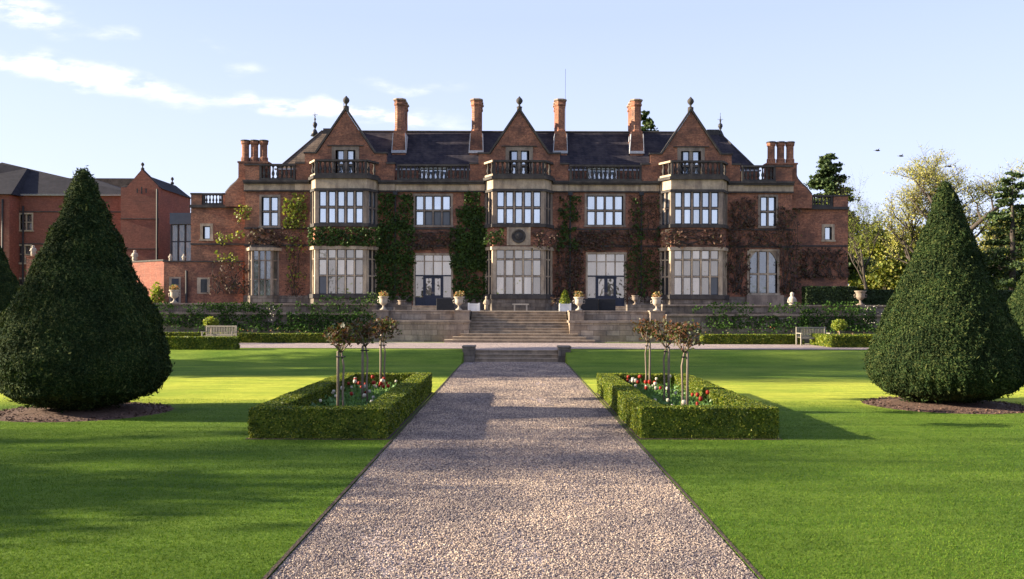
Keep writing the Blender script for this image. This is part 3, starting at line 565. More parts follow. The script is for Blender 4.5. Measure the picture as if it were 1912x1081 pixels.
patch('climber', 'climber', [(1425, 1500, 590, 608), (1440, 1515, 565, 577)], 'climber on the terrace wall just left of the right bench', 'climber', .09, 240, .25, G, seed=6, thr=-.3)
patch('climber', 'climber', [(1500, 1625, 575, 610)], 'dense climber on the terrace wall behind the right bench', 'climber', .09, 260, .25, G, seed=7, thr=-.5)
patch('climber', 'climber', [(1540, 1600, 562, 573)], 'bright green leafy mound on the ledge behind the right bench', 'climber', .1, 190, .25, G, seed=8, thr=-.4, D=53.9)
patch('climber', 'flower_white', [(480, 512, 572, 602)], 'small white-flowered climber on the terrace wall right of the left bench', 'climber', .06, 30, .25, seed=9, thr=.05, D=52.4)
patch('climber', 'flower_white', [(1615, 1700, 565, 602)], 'white-flowered climber on the terrace wall left of the right yew', 'climber', .055, 40, .25, seed=10, thr=.1, D=52.4)
patch('bedding_flowers', 'flower_warm', [(440, 655, 618, 625)], None, None, .06, 40, .8, kind='stuff', seed=11, thr=.1, D=51.9)
patch('bedding_flowers', 'flower_warm', [(1560, 1700, 614, 622), (1320, 1490, 608, 614)], None, None, .07, 60, .8, kind='stuff', seed=12, thr=.0, D=49.8)
patch('bed_foliage', 'climber', [(300, 690, 612, 628), (1310, 1640, 602, 618)], None, None, .1, 70, .6, kind='stuff', seed=13, thr=-.1, D=52.3)
# urns
def urn(x, y, z, lab, s=1.0, flowers=True, seed=1, mat_='urn_stone'):
    rt = empty('garden_urn', (x, y, z), lab, 'urn', 'stone urns along the terrace')
    b = MB(); b.box(x-.18*s, x+.18*s, y-.18*s, y+.18*s, z, z+.06*s)
    b.lathe([(.15*s, .06*s), (.13*s, .09*s), (.07*s, .14*s), (.05*s, .22*s), (.06*s, .26*s), (.11*s, .29*s), (.2*s, .36*s), (.24*s, .45*s), (.235*s, .6*s), (.25*s, .68*s), (.31*s, .73*s), (.315*s, .77*s), (.27*s, .77*s), (.22*s, .7*s)], (x, y, z), 18)
    b.build('bowl', M[mat_], rt, True)
    for sg in (-1, 1):
        h = MB(); h.tube([(x+sg*.22*s, y, z+.4*s), (x+sg*.33*s, y, z+.42*s), (x+sg*.34*s, y, z+.55*s), (x+sg*.25*s, y, z+.6*s)], .025*s, 6); h.build('handle', M[mat_], rt, True)
    if flowers:
        n = 150; P = unit(rng.normal(0, 1, (n, 3)))*(rng.uniform(.2, 1, (n, 1))**.5)*np.array([.3, .3, .22])*s+np.array([x, y, z+.9*s]); P[:, 0] += (P[:, 2]-z-.9)*.35*(seed % 3-1)
        V, F = leaf_quads(P, rng.normal(0, 1, P.shape), .085, .4, 1.3); np_mesh('flowers', V, F, M['flower_warm'], rt)
urn(PX(716, 53.3), 53.3, 2.34, 'flower-filled stone urn on the leftmost staircase pedestal', 1.02, seed=1)
urn(PX(857, 53.3), 53.3, 2.34, 'flower-filled stone urn just left of the staircase', 1.02, seed=2)
urn(PX(1081, 53.3), 53.3, 2.34, 'flower-filled stone urn just right of the staircase', 1.02, seed=3)
urn(PX(1226, 53.3), 53.3, 2.34, 'flower-filled stone urn on the rightmost staircase pedestal', 1.02, seed=5)
urn(PX(325, 54.2), 54.25, 2.71, 'stone urn with yellow flowers on the wall beside the left yew', 1.0, seed=4)
urn(PX(1607, 54.2), 54.25, 2.71, 'weathered stone urn on the wall near the right yew', 1.1, False, mat_='stone')
urn(PX(750, 60), 60, 2.26, 'plain round stone urn in front of the left dark ivy column', .9, False, mat_='stone')
urn(PX(1186, 60), 60, 2.7, 'plain round stone urn on a plinth right of the right garden door', .8, False, mat_='stone')
MB().box(PX(1178, 60)-.1, PX(1178, 60)+.7, 59.6, 60.4, 2.26, 2.7)
tag(MB().box(PX(1170, 60), PX(1240, 60), 59.6, 60.4, 2.262, 2.7).build('low_wall', M['terrace_stone']), 'low stone wall right of the right garden door', 'wall')
tag(MB().box(PX(738, 60), PX(770, 60), 59.2, 59.6, 2.262, 2.66).build('low_wall', M['terrace_stone']), 'low stone wall left of the left garden door', 'wall')
# planters with topiary
def planter(x, y, lab, bush=True, black=False):
    w = .33; rt = empty('planter_box', (x, y, 2.26), lab, 'planter')
    if black: MB().box(x-.55, x+.55, y-.35, y+.35, 2.262, 2.262+.8).build('box', M['planter_black'], rt, bevel=.02); return rt
    b = MB(); b.box(x-w, x+w, y-w, y+w, 2.27, 2.72); 
    for sx in (-1, 1):
        for sy in (-1, 1): b.box(x+sx*w-.04, x+sx*w+.04, y+sy*w-.04, y+sy*w+.04, 2.262, 2.78)
    b.box(x-w-.02, x+w+.02, y-w-.02, y+w+.02, 2.66, 2.74); b.build('box', M['white_paint'], rt)
    if bush:
        n = 900; u = rng.uniform(0, 1, n); a = rng.uniform(0, 6.28, n); r_ = .38*np.sqrt(1-u)*rng.uniform(.8, 1, n); P = np.stack([x+r_*np.cos(a), y+r_*np.sin(a), 2.75+.85*u], 1)
        V, F = leaf_quads(P, P-np.array([x, y, 2.9]), .07, .6); np_mesh('bush', V, F, M['box'], rt)
    return rt
planter(PX(885, 57.6), 57.6, 'white square planter left of the central bay', False); planter(PX(1055, 57.6), 57.6, 'white square planter with a small cone bush, right of the central bay')
planter(PX(832, 58), 58, 'black box planter right of the left garden door steps', black=True)
planter(PX(1100, 58), 58, 'left one of two black box planters by the right garden door', black=True)
planter(PX(1133, 58.4), 58.6, 'right one of two black box planters by the right garden door', black=True)
# stone bench in front of central bay
rt = empty('stone_bench', (PX(972, 60), 60, 2.26), 'small stone bench before the central bay window', 'bench'); x = PX(972, 60)
MB().box(x-.55, x+.55, 59.8, 60.2, 2.66, 2.75).build('seat', M['urn_stone'], rt)
for sx in (-.45, .35): MB().box(x+sx, x+sx+.1, 59.83, 60.17, 2.262, 2.659).build('leg', M['urn_stone'], rt)
# statues
def statue(x, y, z, h, lab, m_='urn_stone', cat='statue', fat=1.0):
    s = h; b = MB(); b.box(x-.17*s, x+.17*s, y-.17*s, y+.17*s, z, z+.08*s)
    b.lathe([(.14*s*fat, .08*s), (.17*s*fat, .18*s), (.15*s*fat, .35*s), (.17*s*fat, .5*s), (.19*s*fat, .64*s), (.15*s*fat, .74*s), (.07*s*fat, .79*s), (.085*s*fat, .83*s), (.1*s*fat, .9*s), (.08*s*fat, .97*s), (.03*s, 1.0*s)], (x, y, z), 12)
    b.tube([(x-.16*s*fat, y, z+.66*s), (x-.22*s*fat, y-.05*s, z+.5*s), (x-.08*s*fat, y-.17*s*fat, z+.44*s)], [.05*s, .045*s, .03*s], 7)
    b.tube([(x+.16*s*fat, y, z+.66*s), (x+.22*s*fat, y-.05*s, z+.48*s), (x+.1*s*fat, y-.15*s*fat, z+.34*s)], [.05*s, .045*s, .03*s], 7)
    return tag(b.build('garden_statue', M[m_], smooth=True), lab, cat)
statue(PX(1476, 55.3), 55.0, 2.28, 1.2, 'pale weathered statue left of the dark hedge by the right wing')
statue(PX(908, 58.5), 58.5, 2.27, .95, 'yellowish draped statue left of the central bay window', 'stone_pale', fat=.8)
# garden benches
def bench(x, y, z, rot, lab):
    rt = empty('garden_bench', (0, 0, 0), lab, 'bench', 'wooden garden benches on the gravel walk'); w = .8
    m_ = M['bench_wood']
    b = MB()
    for k in range(6): b.box(-w, w, -.26+.09*k, -.19+.09*k, .41, .435)
    b.box(-w, w, -.27, -.23, .33, .409); b.build('seat', m_, rt)
    b = MB(); b.box(-w, w, .25, .30, .9, .97); b.box(-w, w, .25, .3, .46, .52)
    for k in range(17): xx = -w+.05+k*(2*w-.13)/16; b.box(xx, xx+.04, .262, .287, .521, .899)
    b.build('backrest', m_, rt)
    for sx in (-1, 1):
        for (yf, h) in ((-.27, .62), (.25, .98)): MB().box(sx*w-.035+sx*.036, sx*w+.035+sx*.036, yf, yf+.06, 0, h).build('leg', m_, rt)
        MB().box(sx*w-.04+sx*.036, sx*w+.04+sx*.036, -.31, .248, .621, .66).build('armrest', m_, rt)
    rt.location = (x, y, z); rt.rotation_euler = (0, 0, rot)
bench(PX(409, 48.6), 48.6, .524, R(-8), 'wooden slatted bench left of the staircase, before the terrace wall')
bench(PX(1519, 49.4), 49.4, .524, R(10), 'wooden slatted bench right of the staircase, behind the corner hedge')

# ---------------------------------------------------------------- the mansion
FD = 66.0
def fx(px): return PX(px, FD)
def fz(py): return H-(py-VY)/FPX*FD
FR = ((0.0, FD), (1.0, 0.0), (0.0, -1.0))     # facade frame: s = world x, outward = towards the camera
house = empty('mansion', (.27, FD, 2.26), 'long red brick mansion with three gables, bay windows and stone balustrades', 'mansion')
def wallp(mb, fr, s0, s1, z0, z1, openings, thick=.45):
    a, u, n = fr; ss = sorted({s0, s1} | {v for o in openings for v in o[:2]}); zs = sorted({z0, z1} | {v for o in openings for v in o[2:4]})
    P = lambda s, z, d: (a[0]+u[0]*s+n[0]*d, a[1]+u[1]*s+n[1]*d, z)
    for i in range(len(ss)-1):
        for j in range(len(zs)-1):
            cs, cz = (ss[i]+ss[i+1])/2, (zs[j]+zs[j+1])/2
            if any(o[0] < cs < o[1] and o[2] < cz < o[3] for o in openings): continue
            mb.quad(P(ss[i], zs[j], 0), P(ss[i+1], zs[j], 0), P(ss[i+1], zs[j+1], 0), P(ss[i], zs[j+1], 0))
            mb.quad(P(ss[i+1], zs[j], -thick), P(ss[i], zs[j], -thick), P(ss[i], zs[j+1], -thick), P(ss[i+1], zs[j+1], -thick))
    for (p, q, r0, r1) in openings:
        mb.quad(P(p, r0, 0), P(p, r1, 0), P(p, r1, -thick), P(p, r0, -thick)); mb.quad(P(q, r0, -thick), P(q, r1, -thick), P(q, r1, 0), P(q, r0, 0))
        mb.quad(P(p, r0, -thick), P(q, r0, -thick), P(q, r0, 0), P(p, r0, 0)); mb.quad(P(p, r1, 0), P(q, r1, 0), P(q, r1, -thick), P(p, r1, -thick))
    mb.quad(P(s0, z1, 0), P(s1, z1, 0), P(s1, z1, -thick), P(s0, z1, -thick))
    mb.quad(P(s0, z0, -thick), P(s0, z0, 0), P(s0, z1, 0), P(s0, z1, -thick)); mb.quad(P(s1, z0, 0), P(s1, z0, -thick), P(s1, z1, -thick), P(s1, z1, 0))
def window(root, frs, z0, z1, rows, name='window', smat='stone', pmat='glass_upper', surround=.16, mull=.085, rec=.1, case=True, pz=None, dark=(), sill=True):
    """frs: list of (frame, s0, s1, cols). rows = fractions of the transoms from the bottom."""
    st = MB(); pn = MB(); cs = MB(); dk = MB()
    for fi, (fr, s0, s1, cols) in enumerate(frs):
        if surround:
            st.lbox(fr, s0-surround, s0, -rec-.12, .04, z0, z1+surround); st.lbox(fr, s1, s1+surround, -rec-.12, .04, z0, z1+surround)
            st.lbox(fr, s0, s1, -rec-.12, .04, z1, z1+surround)
            if sill: st.lbox(fr, s0-surround-.05, s1+surround+.05, -rec-.12, .1, z0-.14, z0-.001)
        if not surround and s0 > .01 and len(frs) == 3: st.lbox(fr, 0, s0-mull/2-.002, -rec-.1, .03, z0, z1); st.lbox(fr, s1+mull/2+.002, s1+s0, -rec-.1, .03, z0, z1)
        zr = [z0]+[z0+(z1-z0)*r for r in rows]+[z1]; cw = (s1-s0)/cols
        for k in range(0 if not surround else 1, cols+(1 if not surround else 0)):
            st.lbox(fr, s0+k*cw-mull/2, s0+k*cw+mull/2, -rec-.1, -.01 if surround else .03, z0, z1)
        for j in range(1, len(zr)-1):
            for k in range(cols): st.lbox(fr, s0+k*cw+mull/2+.0005, s0+(k+1)*cw-mull/2-.0005, -rec-.095, -.03, zr[j]-.045, zr[j]+.045)
        for k in range(cols):
            for j in range(len(zr)-1):
                a, b_ = s0+k*cw+mull/2, s0+(k+1)*cw-mull/2; c, d = zr[j]+(.045 if j else 0), zr[j+1]-(.045 if j < len(zr)-2 else 0)
                tgt = dk if (fi, k, j) in dark else pn
                tl = random.uniform(-.006, .006); tz = random.uniform(-.006, .006)
                A, u, n = fr; P = lambda s, z, q: (A[0]+u[0]*s+n[0]*q, A[1]+u[1]*s+n[1]*q, z)
                q = -rec-.06; tgt.quad(P(a, c, q+tl-tz), P(b_, c, q-tl-tz), P(b_, d, q-tl+tz), P(a, d, q+tl+tz))
                if case:
                    w = .035 if case is True else case
                    cs.lbox(fr, a+.001, a+w, -rec-.05, -rec, c, d); cs.lbox(fr, b_-w, b_-.001, -rec-.05, -rec, c, d); cs.lbox(fr, a+w, b_-w, -rec-.05, -rec, c+.001, c+w); cs.lbox(fr, a+w, b_-w, -rec-.05, -rec, d-w, d-.001)
    o = st.build(name, M[smat], root)
    pn.build('pane', M[pmat], o)
    if dk.v: dk.build('pane', M['glass_dark'], o)
    if cs.v: cs.build('casement', M['casement'], o)
    return o
BC = [-12.38, .27, 12.93]                     # bay centres
zf = fz
# openings in the main wall
ops = []
def reg(px0, px1, py0, py1): o = (fx(px0), fx(px1), zf(py1), zf(py0)); ops.append(o); return o
wU = [reg(488, 519, 369, 423), reg(775, 841, 366, 421), reg(1095, 1163, 365, 420), reg(1419, 1448, 366, 421)]
wD = [reg(775, 842, 477, 572), reg(1097, 1166, 474, 572)]
wR = reg(1399, 1451, 468, 546); wL = reg(466, 519, 470, 552)
XL, XR = -19.57, 20.1
for c in BC: ops.append((c-2.3, c+2.3, 2.26, 10.9))
mb = MB(); wallp(mb, FR, XL, XR, 2.26, 11.38, ops)
# side and rear walls of the range
mb.box(XL, XL+.45, FD+.46, 82, 2.26, 11.38); mb.box(XR-.45, XR, FD+.46, 82, 2.26, 11.38); mb.box(XL+.46, XR-.46, 81.6, 82, 2.26, 11.38)
mb.build('wall', M['brick'], house)
# plinth
mb = MB()
edges = [XL-.06]+[v for c in BC for v in (c-2.5, c+2.5)]+[XR+.06]
doors = [(wD[0][0]-.25, wD[0][1]+.25), (wD[1][0]-.25, wD[1][1]+.25)]
for k in range(0, len(edges), 2):
    a, b_ = edges[k], edges[k+1]; dd = [d for d in doors if a < d[0] < b_]
    for (p_, q_) in ([(a, dd[0][0]), (dd[0][1], b_)] if dd else [(a, b_)]): MB().lbox(FR, p_, q_, 0, .12, 2.26, 3.3).build('plinth', M['terrace_stone'], house)
# string courses, frieze, cornice
mb = MB()
for (z0, z1, d) in ((zf(461), zf(457.5), .08), (zf(429), zf(426), .08)):
    for k in range(0, len(edges), 2): MB().lbox(FR, edges[k], edges[k+1], 0, d, z0, z1).build('string_course', M['stone_dark'], house)
mb = MB()
for k in range(0, len(edges), 2): MB().lbox(FR, edges[k], edges[k+1], 0, .07, 10.93, 11.375).build('frieze', M['stone_pale'], house)
for px in (722, 890, 1045, 1210, 566, 1372): MB().lbox(FR, fx(px-15), fx(px+15), .071, .16, 10.9, 11.378).build('carved_block', M['stone_pale'], house)
mb = MB()
for k in range(0, len(edges), 2): mb = MB(); mb.lbox(FR, edges[k], edges[k+1], -.3, .26, 11.382, 11.5); mb.lbox(FR, edges[k]-.02, edges[k+1]+.02, -.3, .34, 11.501, 11.64); mb.lbox(FR, edges[k], edges[k+1], 0, .16, 10.83, 10.925); mb.build('cornice', M['stone_dark'], house)
MB().box(XL+.1, XR-.1, FD+.02, 81.5, 11.42, 11.6).build('flat_roof', M['slate'], house)
# upper and lower windows
window(house, [(FR, wU[0][0], wU[0][1], 2)], wU[0][2], wU[0][3], [.5], case=.05)
window(house, [(FR, wU[1][0], wU[1][1], 4)], wU[1][2], wU[1][3], [.5], case=.05, dark={(0, 1, 0), (0, 2, 0), (0, 3, 0)})
window(house, [(FR, wU[2][0], wU[2][1], 4)], wU[2][2], wU[2][3], [.5], case=.05)
window(house, [(FR, wU[3][0], wU[3][1], 2)], wU[3][2], wU[3][3], [.5], case=.05)
wo_ = window(house, [(FR, wR[0], wR[1], 3)], wR[2], wR[3], [.46], pmat='glass_leaded', smat='stone_pale', mull=.12, case=.03)
ar = MB()                                     # arched heads of the three lights
cw = (wR[1]-wR[0])/3
for k in range(3):
    if k == 1: continue
    x0_ = wR[0]+k*cw; 
    for s_ in (0, 1):
        pts = []; 
        if k == 0: c0, c1 = x0_+.02, x0_+cw-.06
        else: c0, c1 = x0_+.06, x0_+cw-.02
        up = (c0, c1) if k == 0 else (c1, c0)
    ar.prism_xz([(up[0], wR[3]), (up[0], wR[3]-.7)]+[(up[0]+(up[1]-up[0])*t_, wR[3]-.7*(1-t_)**1.8) for t_ in (.2, .4, .6, .8, 1)][::1] if k == 0 else [(up[0], wR[3]-.7), (up[0], wR[3])]+[(up[0]+(up[1]-up[0])*t_, wR[3]-.7*(1-t_)**1.8) for t_ in (1, .8, .6, .4, .2)], FD+.05, FD+.12)
ar.build('tracery', M['stone_pale'], wo_)
MB().lbox(FR, wR[0]-.3, wR[1]+.35, .01, .5, 2.262, wR[2]-.15).build('window_plinth', M['stone'], house)
# small canted bay at the left end
def cant_frames(c, w0, w1, p):
    L = math.hypot(w0-w1, p); u1 = ((w0-w1)/L, -p/L); n1 = (-p/L, -(w0-w1)/L); u3 = ((w0-w1)/L, p/L); n3 = (p/L, -(w0-w1)/L)
    return [((c-w0, FD), u1, n1, L), ((c-w1, FD-p), (1., 0.), (0., -1.), 2*w1), ((c+w1, FD-p), u3, n3, L)]
def poly_bay(c, w0, w1, p, o=0): return [(c-w0-o, FD-.0), (c-w1-o*.6, FD-p-o), (c+w1+o*.6, FD-p-o), (c+w0+o, FD-.0)]
c = (wL[0]+wL[1])/2; fr = cant_frames(c, 1.08, .72, .5)
window(house, [(f[:3], .06, f[3]-.06, (1, 3, 1)[i]) for i, f in enumerate(fr)], 3.3, wL[3], [.36, .78], pmat='glass_leaded', surround=0, mull=.09, rec=.04, case=False, name='bay_window')
MB().prism_xy(poly_bay(c, 1.15, .78, .55, .06), 2.262, 3.28).build('bay_plinth', M['terrace_stone'], house)
MB().prism_xy(poly_bay(c, 1.15, .78, .55, .14), wL[3]+.0, wL[3]+.22).build('bay_cornice', M['stone_pale'], house)
MB().prism_xy(poly_bay(c, 1.15, .78, .55, .0), wL[3]+.222, wL[3]+.36).build('bay_roof', M['stone_dark'], house)
# baluster prototype
bal_prof = [(.075, 0), (.075, .06), (.045, .09), (.05, .14), (.09, .28), (.085, .36), (.05, .52), (.04, .62), (.045, .74), (.075, .78), (.075, .84)]
bme = None; NB = 0
def balustrade(root, fr, s0, s1, z0, z1, n, dmid=.0, mat_='stone_dark', posts=True):
    global bme, NB
    w = .12; b = MB(); b.lbox(fr, s0, s1, dmid-w-.02, dmid+w+.02, z0, z0+.16); b.lbox(fr, s0, s1, dmid-w-.05, dmid+w+.05, z1-.14, z1)
    if posts: b.lbox(fr, s0, s0+.16, dmid-w, dmid+w, z0+.161, z1-.141); b.lbox(fr, s1-.16, s1, dmid-w, dmid+w, z0+.161, z1-.141)
    o = b.build('balustrade', M[mat_], root)
    if bme is None:
        bb = MB(); bb.lathe(bal_prof, (0, 0, 0), 8); bme = bpy.data.meshes.new('baluster'); bme.from_pydata(bb.v, [], bb.f); bme.materials.append(M['stone_dark']); bme.update(); bme.polygons.foreach_set('use_smooth', [True]*len(bme.polygons))
    hh = (z1-.14)-(z0+.16); a, u, nn = fr; e = .16 if posts else 0; st = (s1-s0-2*e)/n
    for k in range(n):
        s = s0+e+st*(k+.5); q = bpy.data.objects.new('baluster', bme); S.collection.objects.link(q); q.parent = o
        g = ORG[root]; q.location = (a[0]+u[0]*s+nn[0]*dmid-g.x, a[1]+u[1]*s+nn[1]*dmid-g.y, z0+.16-g.z); wf = min(1.35, st/.2*.8); q.scale = (wf, wf, hh/.84); NB += 1
    return o
# three canted bays
for bi, c in enumerate(BC):
    w0, w1, p = 2.44, 1.82, 1.2; fr = cant_frames(c, w0, w1, p)
    F3 = lambda e=.2: [(f[:3], e, f[3]-e, (2, 5, 2)[i]) for i, f in enumerate(fr)]
    zl0, zl1 = 3.42, 6.58; zu0, zu1 = 8.45, 10.74
    MB().prism_xy(poly_bay(c, w0, w1, p, .12), 2.262, 3.1).build('bay_plinth', M['terrace_stone'], house)
    MB().prism_xy(poly_bay(c, w0, w1, p, .2), 3.101, 3.41).build('bay_sill', M['stone_dark'], house)
    dk = {0: {(1, 0, 0), (2, 0, 0), (2, 0, 1), (2, 0, 2)}, 1: set(), 2: {(1, 4, 0), (0, 0, 0), (0, 1, 0)}}[bi]
    window(house, F3(.2), zl0, zl1, [.41, .79], smat='stone_pale', pmat='glass_lower', surround=0, mull=.1, rec=.05, case=.032, name='bay_window', dark=dk)
    MB().prism_xy(poly_bay(c, w0, w1, p, .13), zl1+.001, 6.82).build('bay_cornice', M['stone_pale'], house)
    MB().prism_xy(poly_bay(c, w0, w1, p, .0), 6.821, 8.2).build('bay_panel', M['brick'], house)
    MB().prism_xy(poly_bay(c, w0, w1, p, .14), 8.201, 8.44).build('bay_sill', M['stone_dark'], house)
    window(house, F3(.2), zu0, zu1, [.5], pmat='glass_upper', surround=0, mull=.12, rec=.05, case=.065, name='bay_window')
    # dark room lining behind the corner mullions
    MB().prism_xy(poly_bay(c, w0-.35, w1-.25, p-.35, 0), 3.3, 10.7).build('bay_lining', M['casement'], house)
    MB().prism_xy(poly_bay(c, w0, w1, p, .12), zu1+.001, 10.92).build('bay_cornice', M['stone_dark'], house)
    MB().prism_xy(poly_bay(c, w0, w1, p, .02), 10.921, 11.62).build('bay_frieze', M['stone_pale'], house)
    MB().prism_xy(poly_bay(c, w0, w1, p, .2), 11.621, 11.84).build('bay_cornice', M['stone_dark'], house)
    for i, f in enumerate(fr):
        balustrade(house, f[:3], .0 if i != 1 else .0, f[3], 11.842, 12.98, (2, 10, 2)[i], -.08, 'stone_pale' if i == 0 else 'stone_dark', posts=(i == 1))  # left cant rails paler: sunlight on that side put into the stone colour
# central crest panel
x = .27; mb = MB(); y = FD-1.2
mb.box(x-.78, x+.78, y-.08, y-.001, 6.9, 8.19); mb.box(x-.84, x-.7, y-.16, y-.081, 6.9, 8.19); mb.box(x+.7, x+.84, y-.16, y-.081, 6.9, 8.19)
pan = mb.build('crest_panel', M['stone_pale'], house)
rm = MB(); i0 = len(rm.v)
for (r, d) in ((.5, .08), (.5, .16), (.42, .17), (.4, .12), (.3, .1), (.22, .16), (.1, .18), (.01, .19)):
    for k in range(20): a = 2*math.pi*k/20; rm.v.append((x+r*math.cos(a), y-d, 7.55+r*math.sin(a)))
for j in range(7):
    for k in range(20): l_ = (k+1) % 20; rm.f.append((j*20+k, j*20+l_, (j+1)*20+l_, (j+1)*20+k))
rm.build('roundel', M['stone_dark'], pan)
# garden doors
for o in wD:
    x0, x1, z0, z1 = o; zt = zf(515)
    st = MB(); st.lbox(FR, x0-.14, x0, -.2, .04, z0, z1+.14); st.lbox(FR, x1, x1+.14, -.2, .04, z0, z1+.14); st.lbox(FR, x0, x1, -.2, .04, z1, z1+.14)
    cw = (x1-x0)/4
    for k in (1, 2, 3): st.lbox(FR, x0+k*cw-.035, x0+k*cw+.035, -.2, -.03, zt+.05, z1)
    for z in (zf(488),): st.lbox(FR, x0, x1, -.19, -.05, z-.03, z+.03)
    w = st.build('door_window', M['stone_pale'], house)
    pn = MB(); q = FD+.16
    zr = [zt+.05, zf(488), z1]
    for k in range(4):
        for j in range(2): t_ = random.uniform(-.005, .005); pn.quad((x0+k*cw, q+t_, zr[j]), (x0+(k+1)*cw, q-t_, zr[j]), (x0+(k+1)*cw, q-t_, zr[j+1]), (x0+k*cw, q+t_, zr[j+1]))
    for k in (0, 3): pn.quad((x0+k*cw, q, 3.2), (x0+(k+1)*cw, q, 3.2), (x0+(k+1)*cw, q, zt-.05), (x0+k*cw, q, zt-.05))
    pn.build('pane', M['glass_lower'], w)
    tr = MB(); tr.lbox(FR, x0, x1, -.2, -.02, zt-.05, zt+.05); tr.lbox(FR, x0, x0+cw-.08, -.3, -.1, 2.6, 3.2); tr.lbox(FR, x1-cw+.08, x1, -.3, -.1, 2.6, 3.2); tr.lbox(FR, x0+cw-.08, x0+cw, -.2, -.04, 2.6, zt-.051); tr.lbox(FR, x1-cw, x1-cw+.08, -.2, -.04, 2.6, zt-.051); tr.build('door_frame', M['door_blue'], w)
    for s_ in (0, 1):
        a = x0+cw+s_*cw; b_ = a+cw; d = MB()
        d.lbox(FR, a, a+.12, -.16, -.08, 2.6, zt-.052); d.lbox(FR, b_-.12, b_, -.16, -.08, 2.6, zt-.052); d.lbox(FR, a+.12, b_-.12, -.16, -.08, 2.6, 3.35); d.lbox(FR, a+.12, b_-.12, -.16, -.08, zt-.2, zt-.052)
        dd = d.build('door', M['door_blue'], house); MB().quad((a+.12, FD+.13, 3.35), (b_-.12, FD+.13, 3.35), (b_-.12, FD+.13, zt-.2), (a+.12, FD+.13, zt-.2)).build('pane', M['glass_lower'], dd)
        hx = b_-.07 if s_ == 0 else a+.07; MB().box(hx-.015, hx+.015, FD+.02, FD+.078, 3.45, 3.6).build('handle', M['stone_pale'], dd)
for o, lab in zip(wD, ('stone steps up to the left garden door', 'stone steps up to the right garden door')):
    steps('door_steps', o[0]-.25, o[1]+.25, 64.4, 2.262, 2, .17, .5, lab, back=66.2, mat_='stone_pale')
# parapet piers, gables, roofs
gp = MB(); cop = MB(); shl = MB()
for c in (-12.3, .3, 12.75):
    hw, sh, pr = 2.08, 2.95, 3.57; zb = 13.6; za = 16.72; z0 = 11.642
    op = (c-.72, c+.72, 11.9, 13.85)
    # wall below the shoulders
    gw = MB(); gw.prism_xz([(c-pr, z0), (c-sh, z0), (c-sh, 12.85), (c-pr, 12.85)], FD, FD+.5); gw.prism_xz([(c+sh, z0), (c+pr, z0), (c+pr, 12.85), (c+sh, 12.85)], FD, FD+.5)
    gw.prism_xz([(c-sh, z0), (op[0], z0), (op[0], 12.85), (c-sh, 12.85)], FD+.002, FD+.5); gw.prism_xz([(op[1], z0), (c+sh, z0), (c+sh, 12.85), (op[1], 12.85)], FD+.002, FD+.5)
    xe = lambda z: c+hw*(za-z)/(za-zb) if z > zb else c+sh
    gw.prism_xz([(c-sh, 12.85), (op[0], 12.85), (op[0], 13.85), (c-hw*(za-13.85)/(za-zb), 13.85), (c-hw, zb), (c-sh, zb)], FD+.002, FD+.5)
    gw.prism_xz([(op[1], 12.85), (c+sh, 12.85), (c+sh, zb), (c+hw, zb), (c+hw*(za-13.85)/(za-zb), 13.85), (op[1], 13.85)], FD+.002, FD+.5)
    gw.prism_xz([(c-hw*(za-13.85)/(za-zb), 13.85), (c+hw*(za-13.85)/(za-zb), 13.85), (c, za)], FD+.002, FD+.5)
    g = gw.build('gable', M['brick'], house)
    cp = MB(); t_ = .13
    for sg in (-1, 1):
        a = (c+sg*(hw+.05), zb-.0); ex = (c, za+.05); dx, dz = ex[0]-a[0], ex[1]-a[1]; L = math.hypot(dx, dz); nx_, nz_ = -dz/L*sg*-1, abs(dx)/L
        pts = [a, ex, (ex[0], ex[1]+t_*1.8), (a[0]+nx_*t_*1, a[1]+nz_*t_)]
        if sg == -1: pts = pts[::1]
        cp.prism_xz(pts if sg == 1 else pts[::-1], FD-.1, FD+.6)
        xa, xb = (c-sh-.08, c-hw-.04) if sg == -1 else (c+hw+.04, c+sh+.08); cp.box(xa, xb, FD-.08, FD+.58, zb+.001, zb+.12)
        xa, xb = (c-pr-.06, c-sh-.001) if sg == -1 else (c+sh+.001, c+pr+.06); cp.box(xa, xb, FD-.08, FD+.58, 12.851, 12.97)
    cp.build('coping', M['stone_dark'], g)
    fi = MB(); fi.box(c-.18, c+.18, FD+.05, FD+.4, za-.02, za+.3); fi.lathe([(.2, .3), (.22, .34), (.08, .4), (.07, .52), (.12, .56), (.22, .68), (.25, .8), (.2, .93), (.09, 1.03), (.05, 1.1), (.01, 1.12)], (c, FD+.22, za), 12); fi.build('finial', M['stone_dark'], g, True)
    window(house, [(((0., FD+.002), (1., 0.), (0., -1.)), c-.72, c+.72, 2)], 11.9, 13.85, [.45], surround=.27, mull=.24, pmat='glass_blue', case=.06, sill=False)
    MB().box(c-1.3, c+1.3, FD-.1, FD, 14.14, 14.2).build('hood_mould', M['stone_dark'], house)
    r_ = MB(); r_.prism_xz([(c-hw-.9, 12.6), (c+hw+.9, 12.6), (c, 16.25)], FD+.5, FD+5.2); r_.build('gable_roof', M['slate'], house)
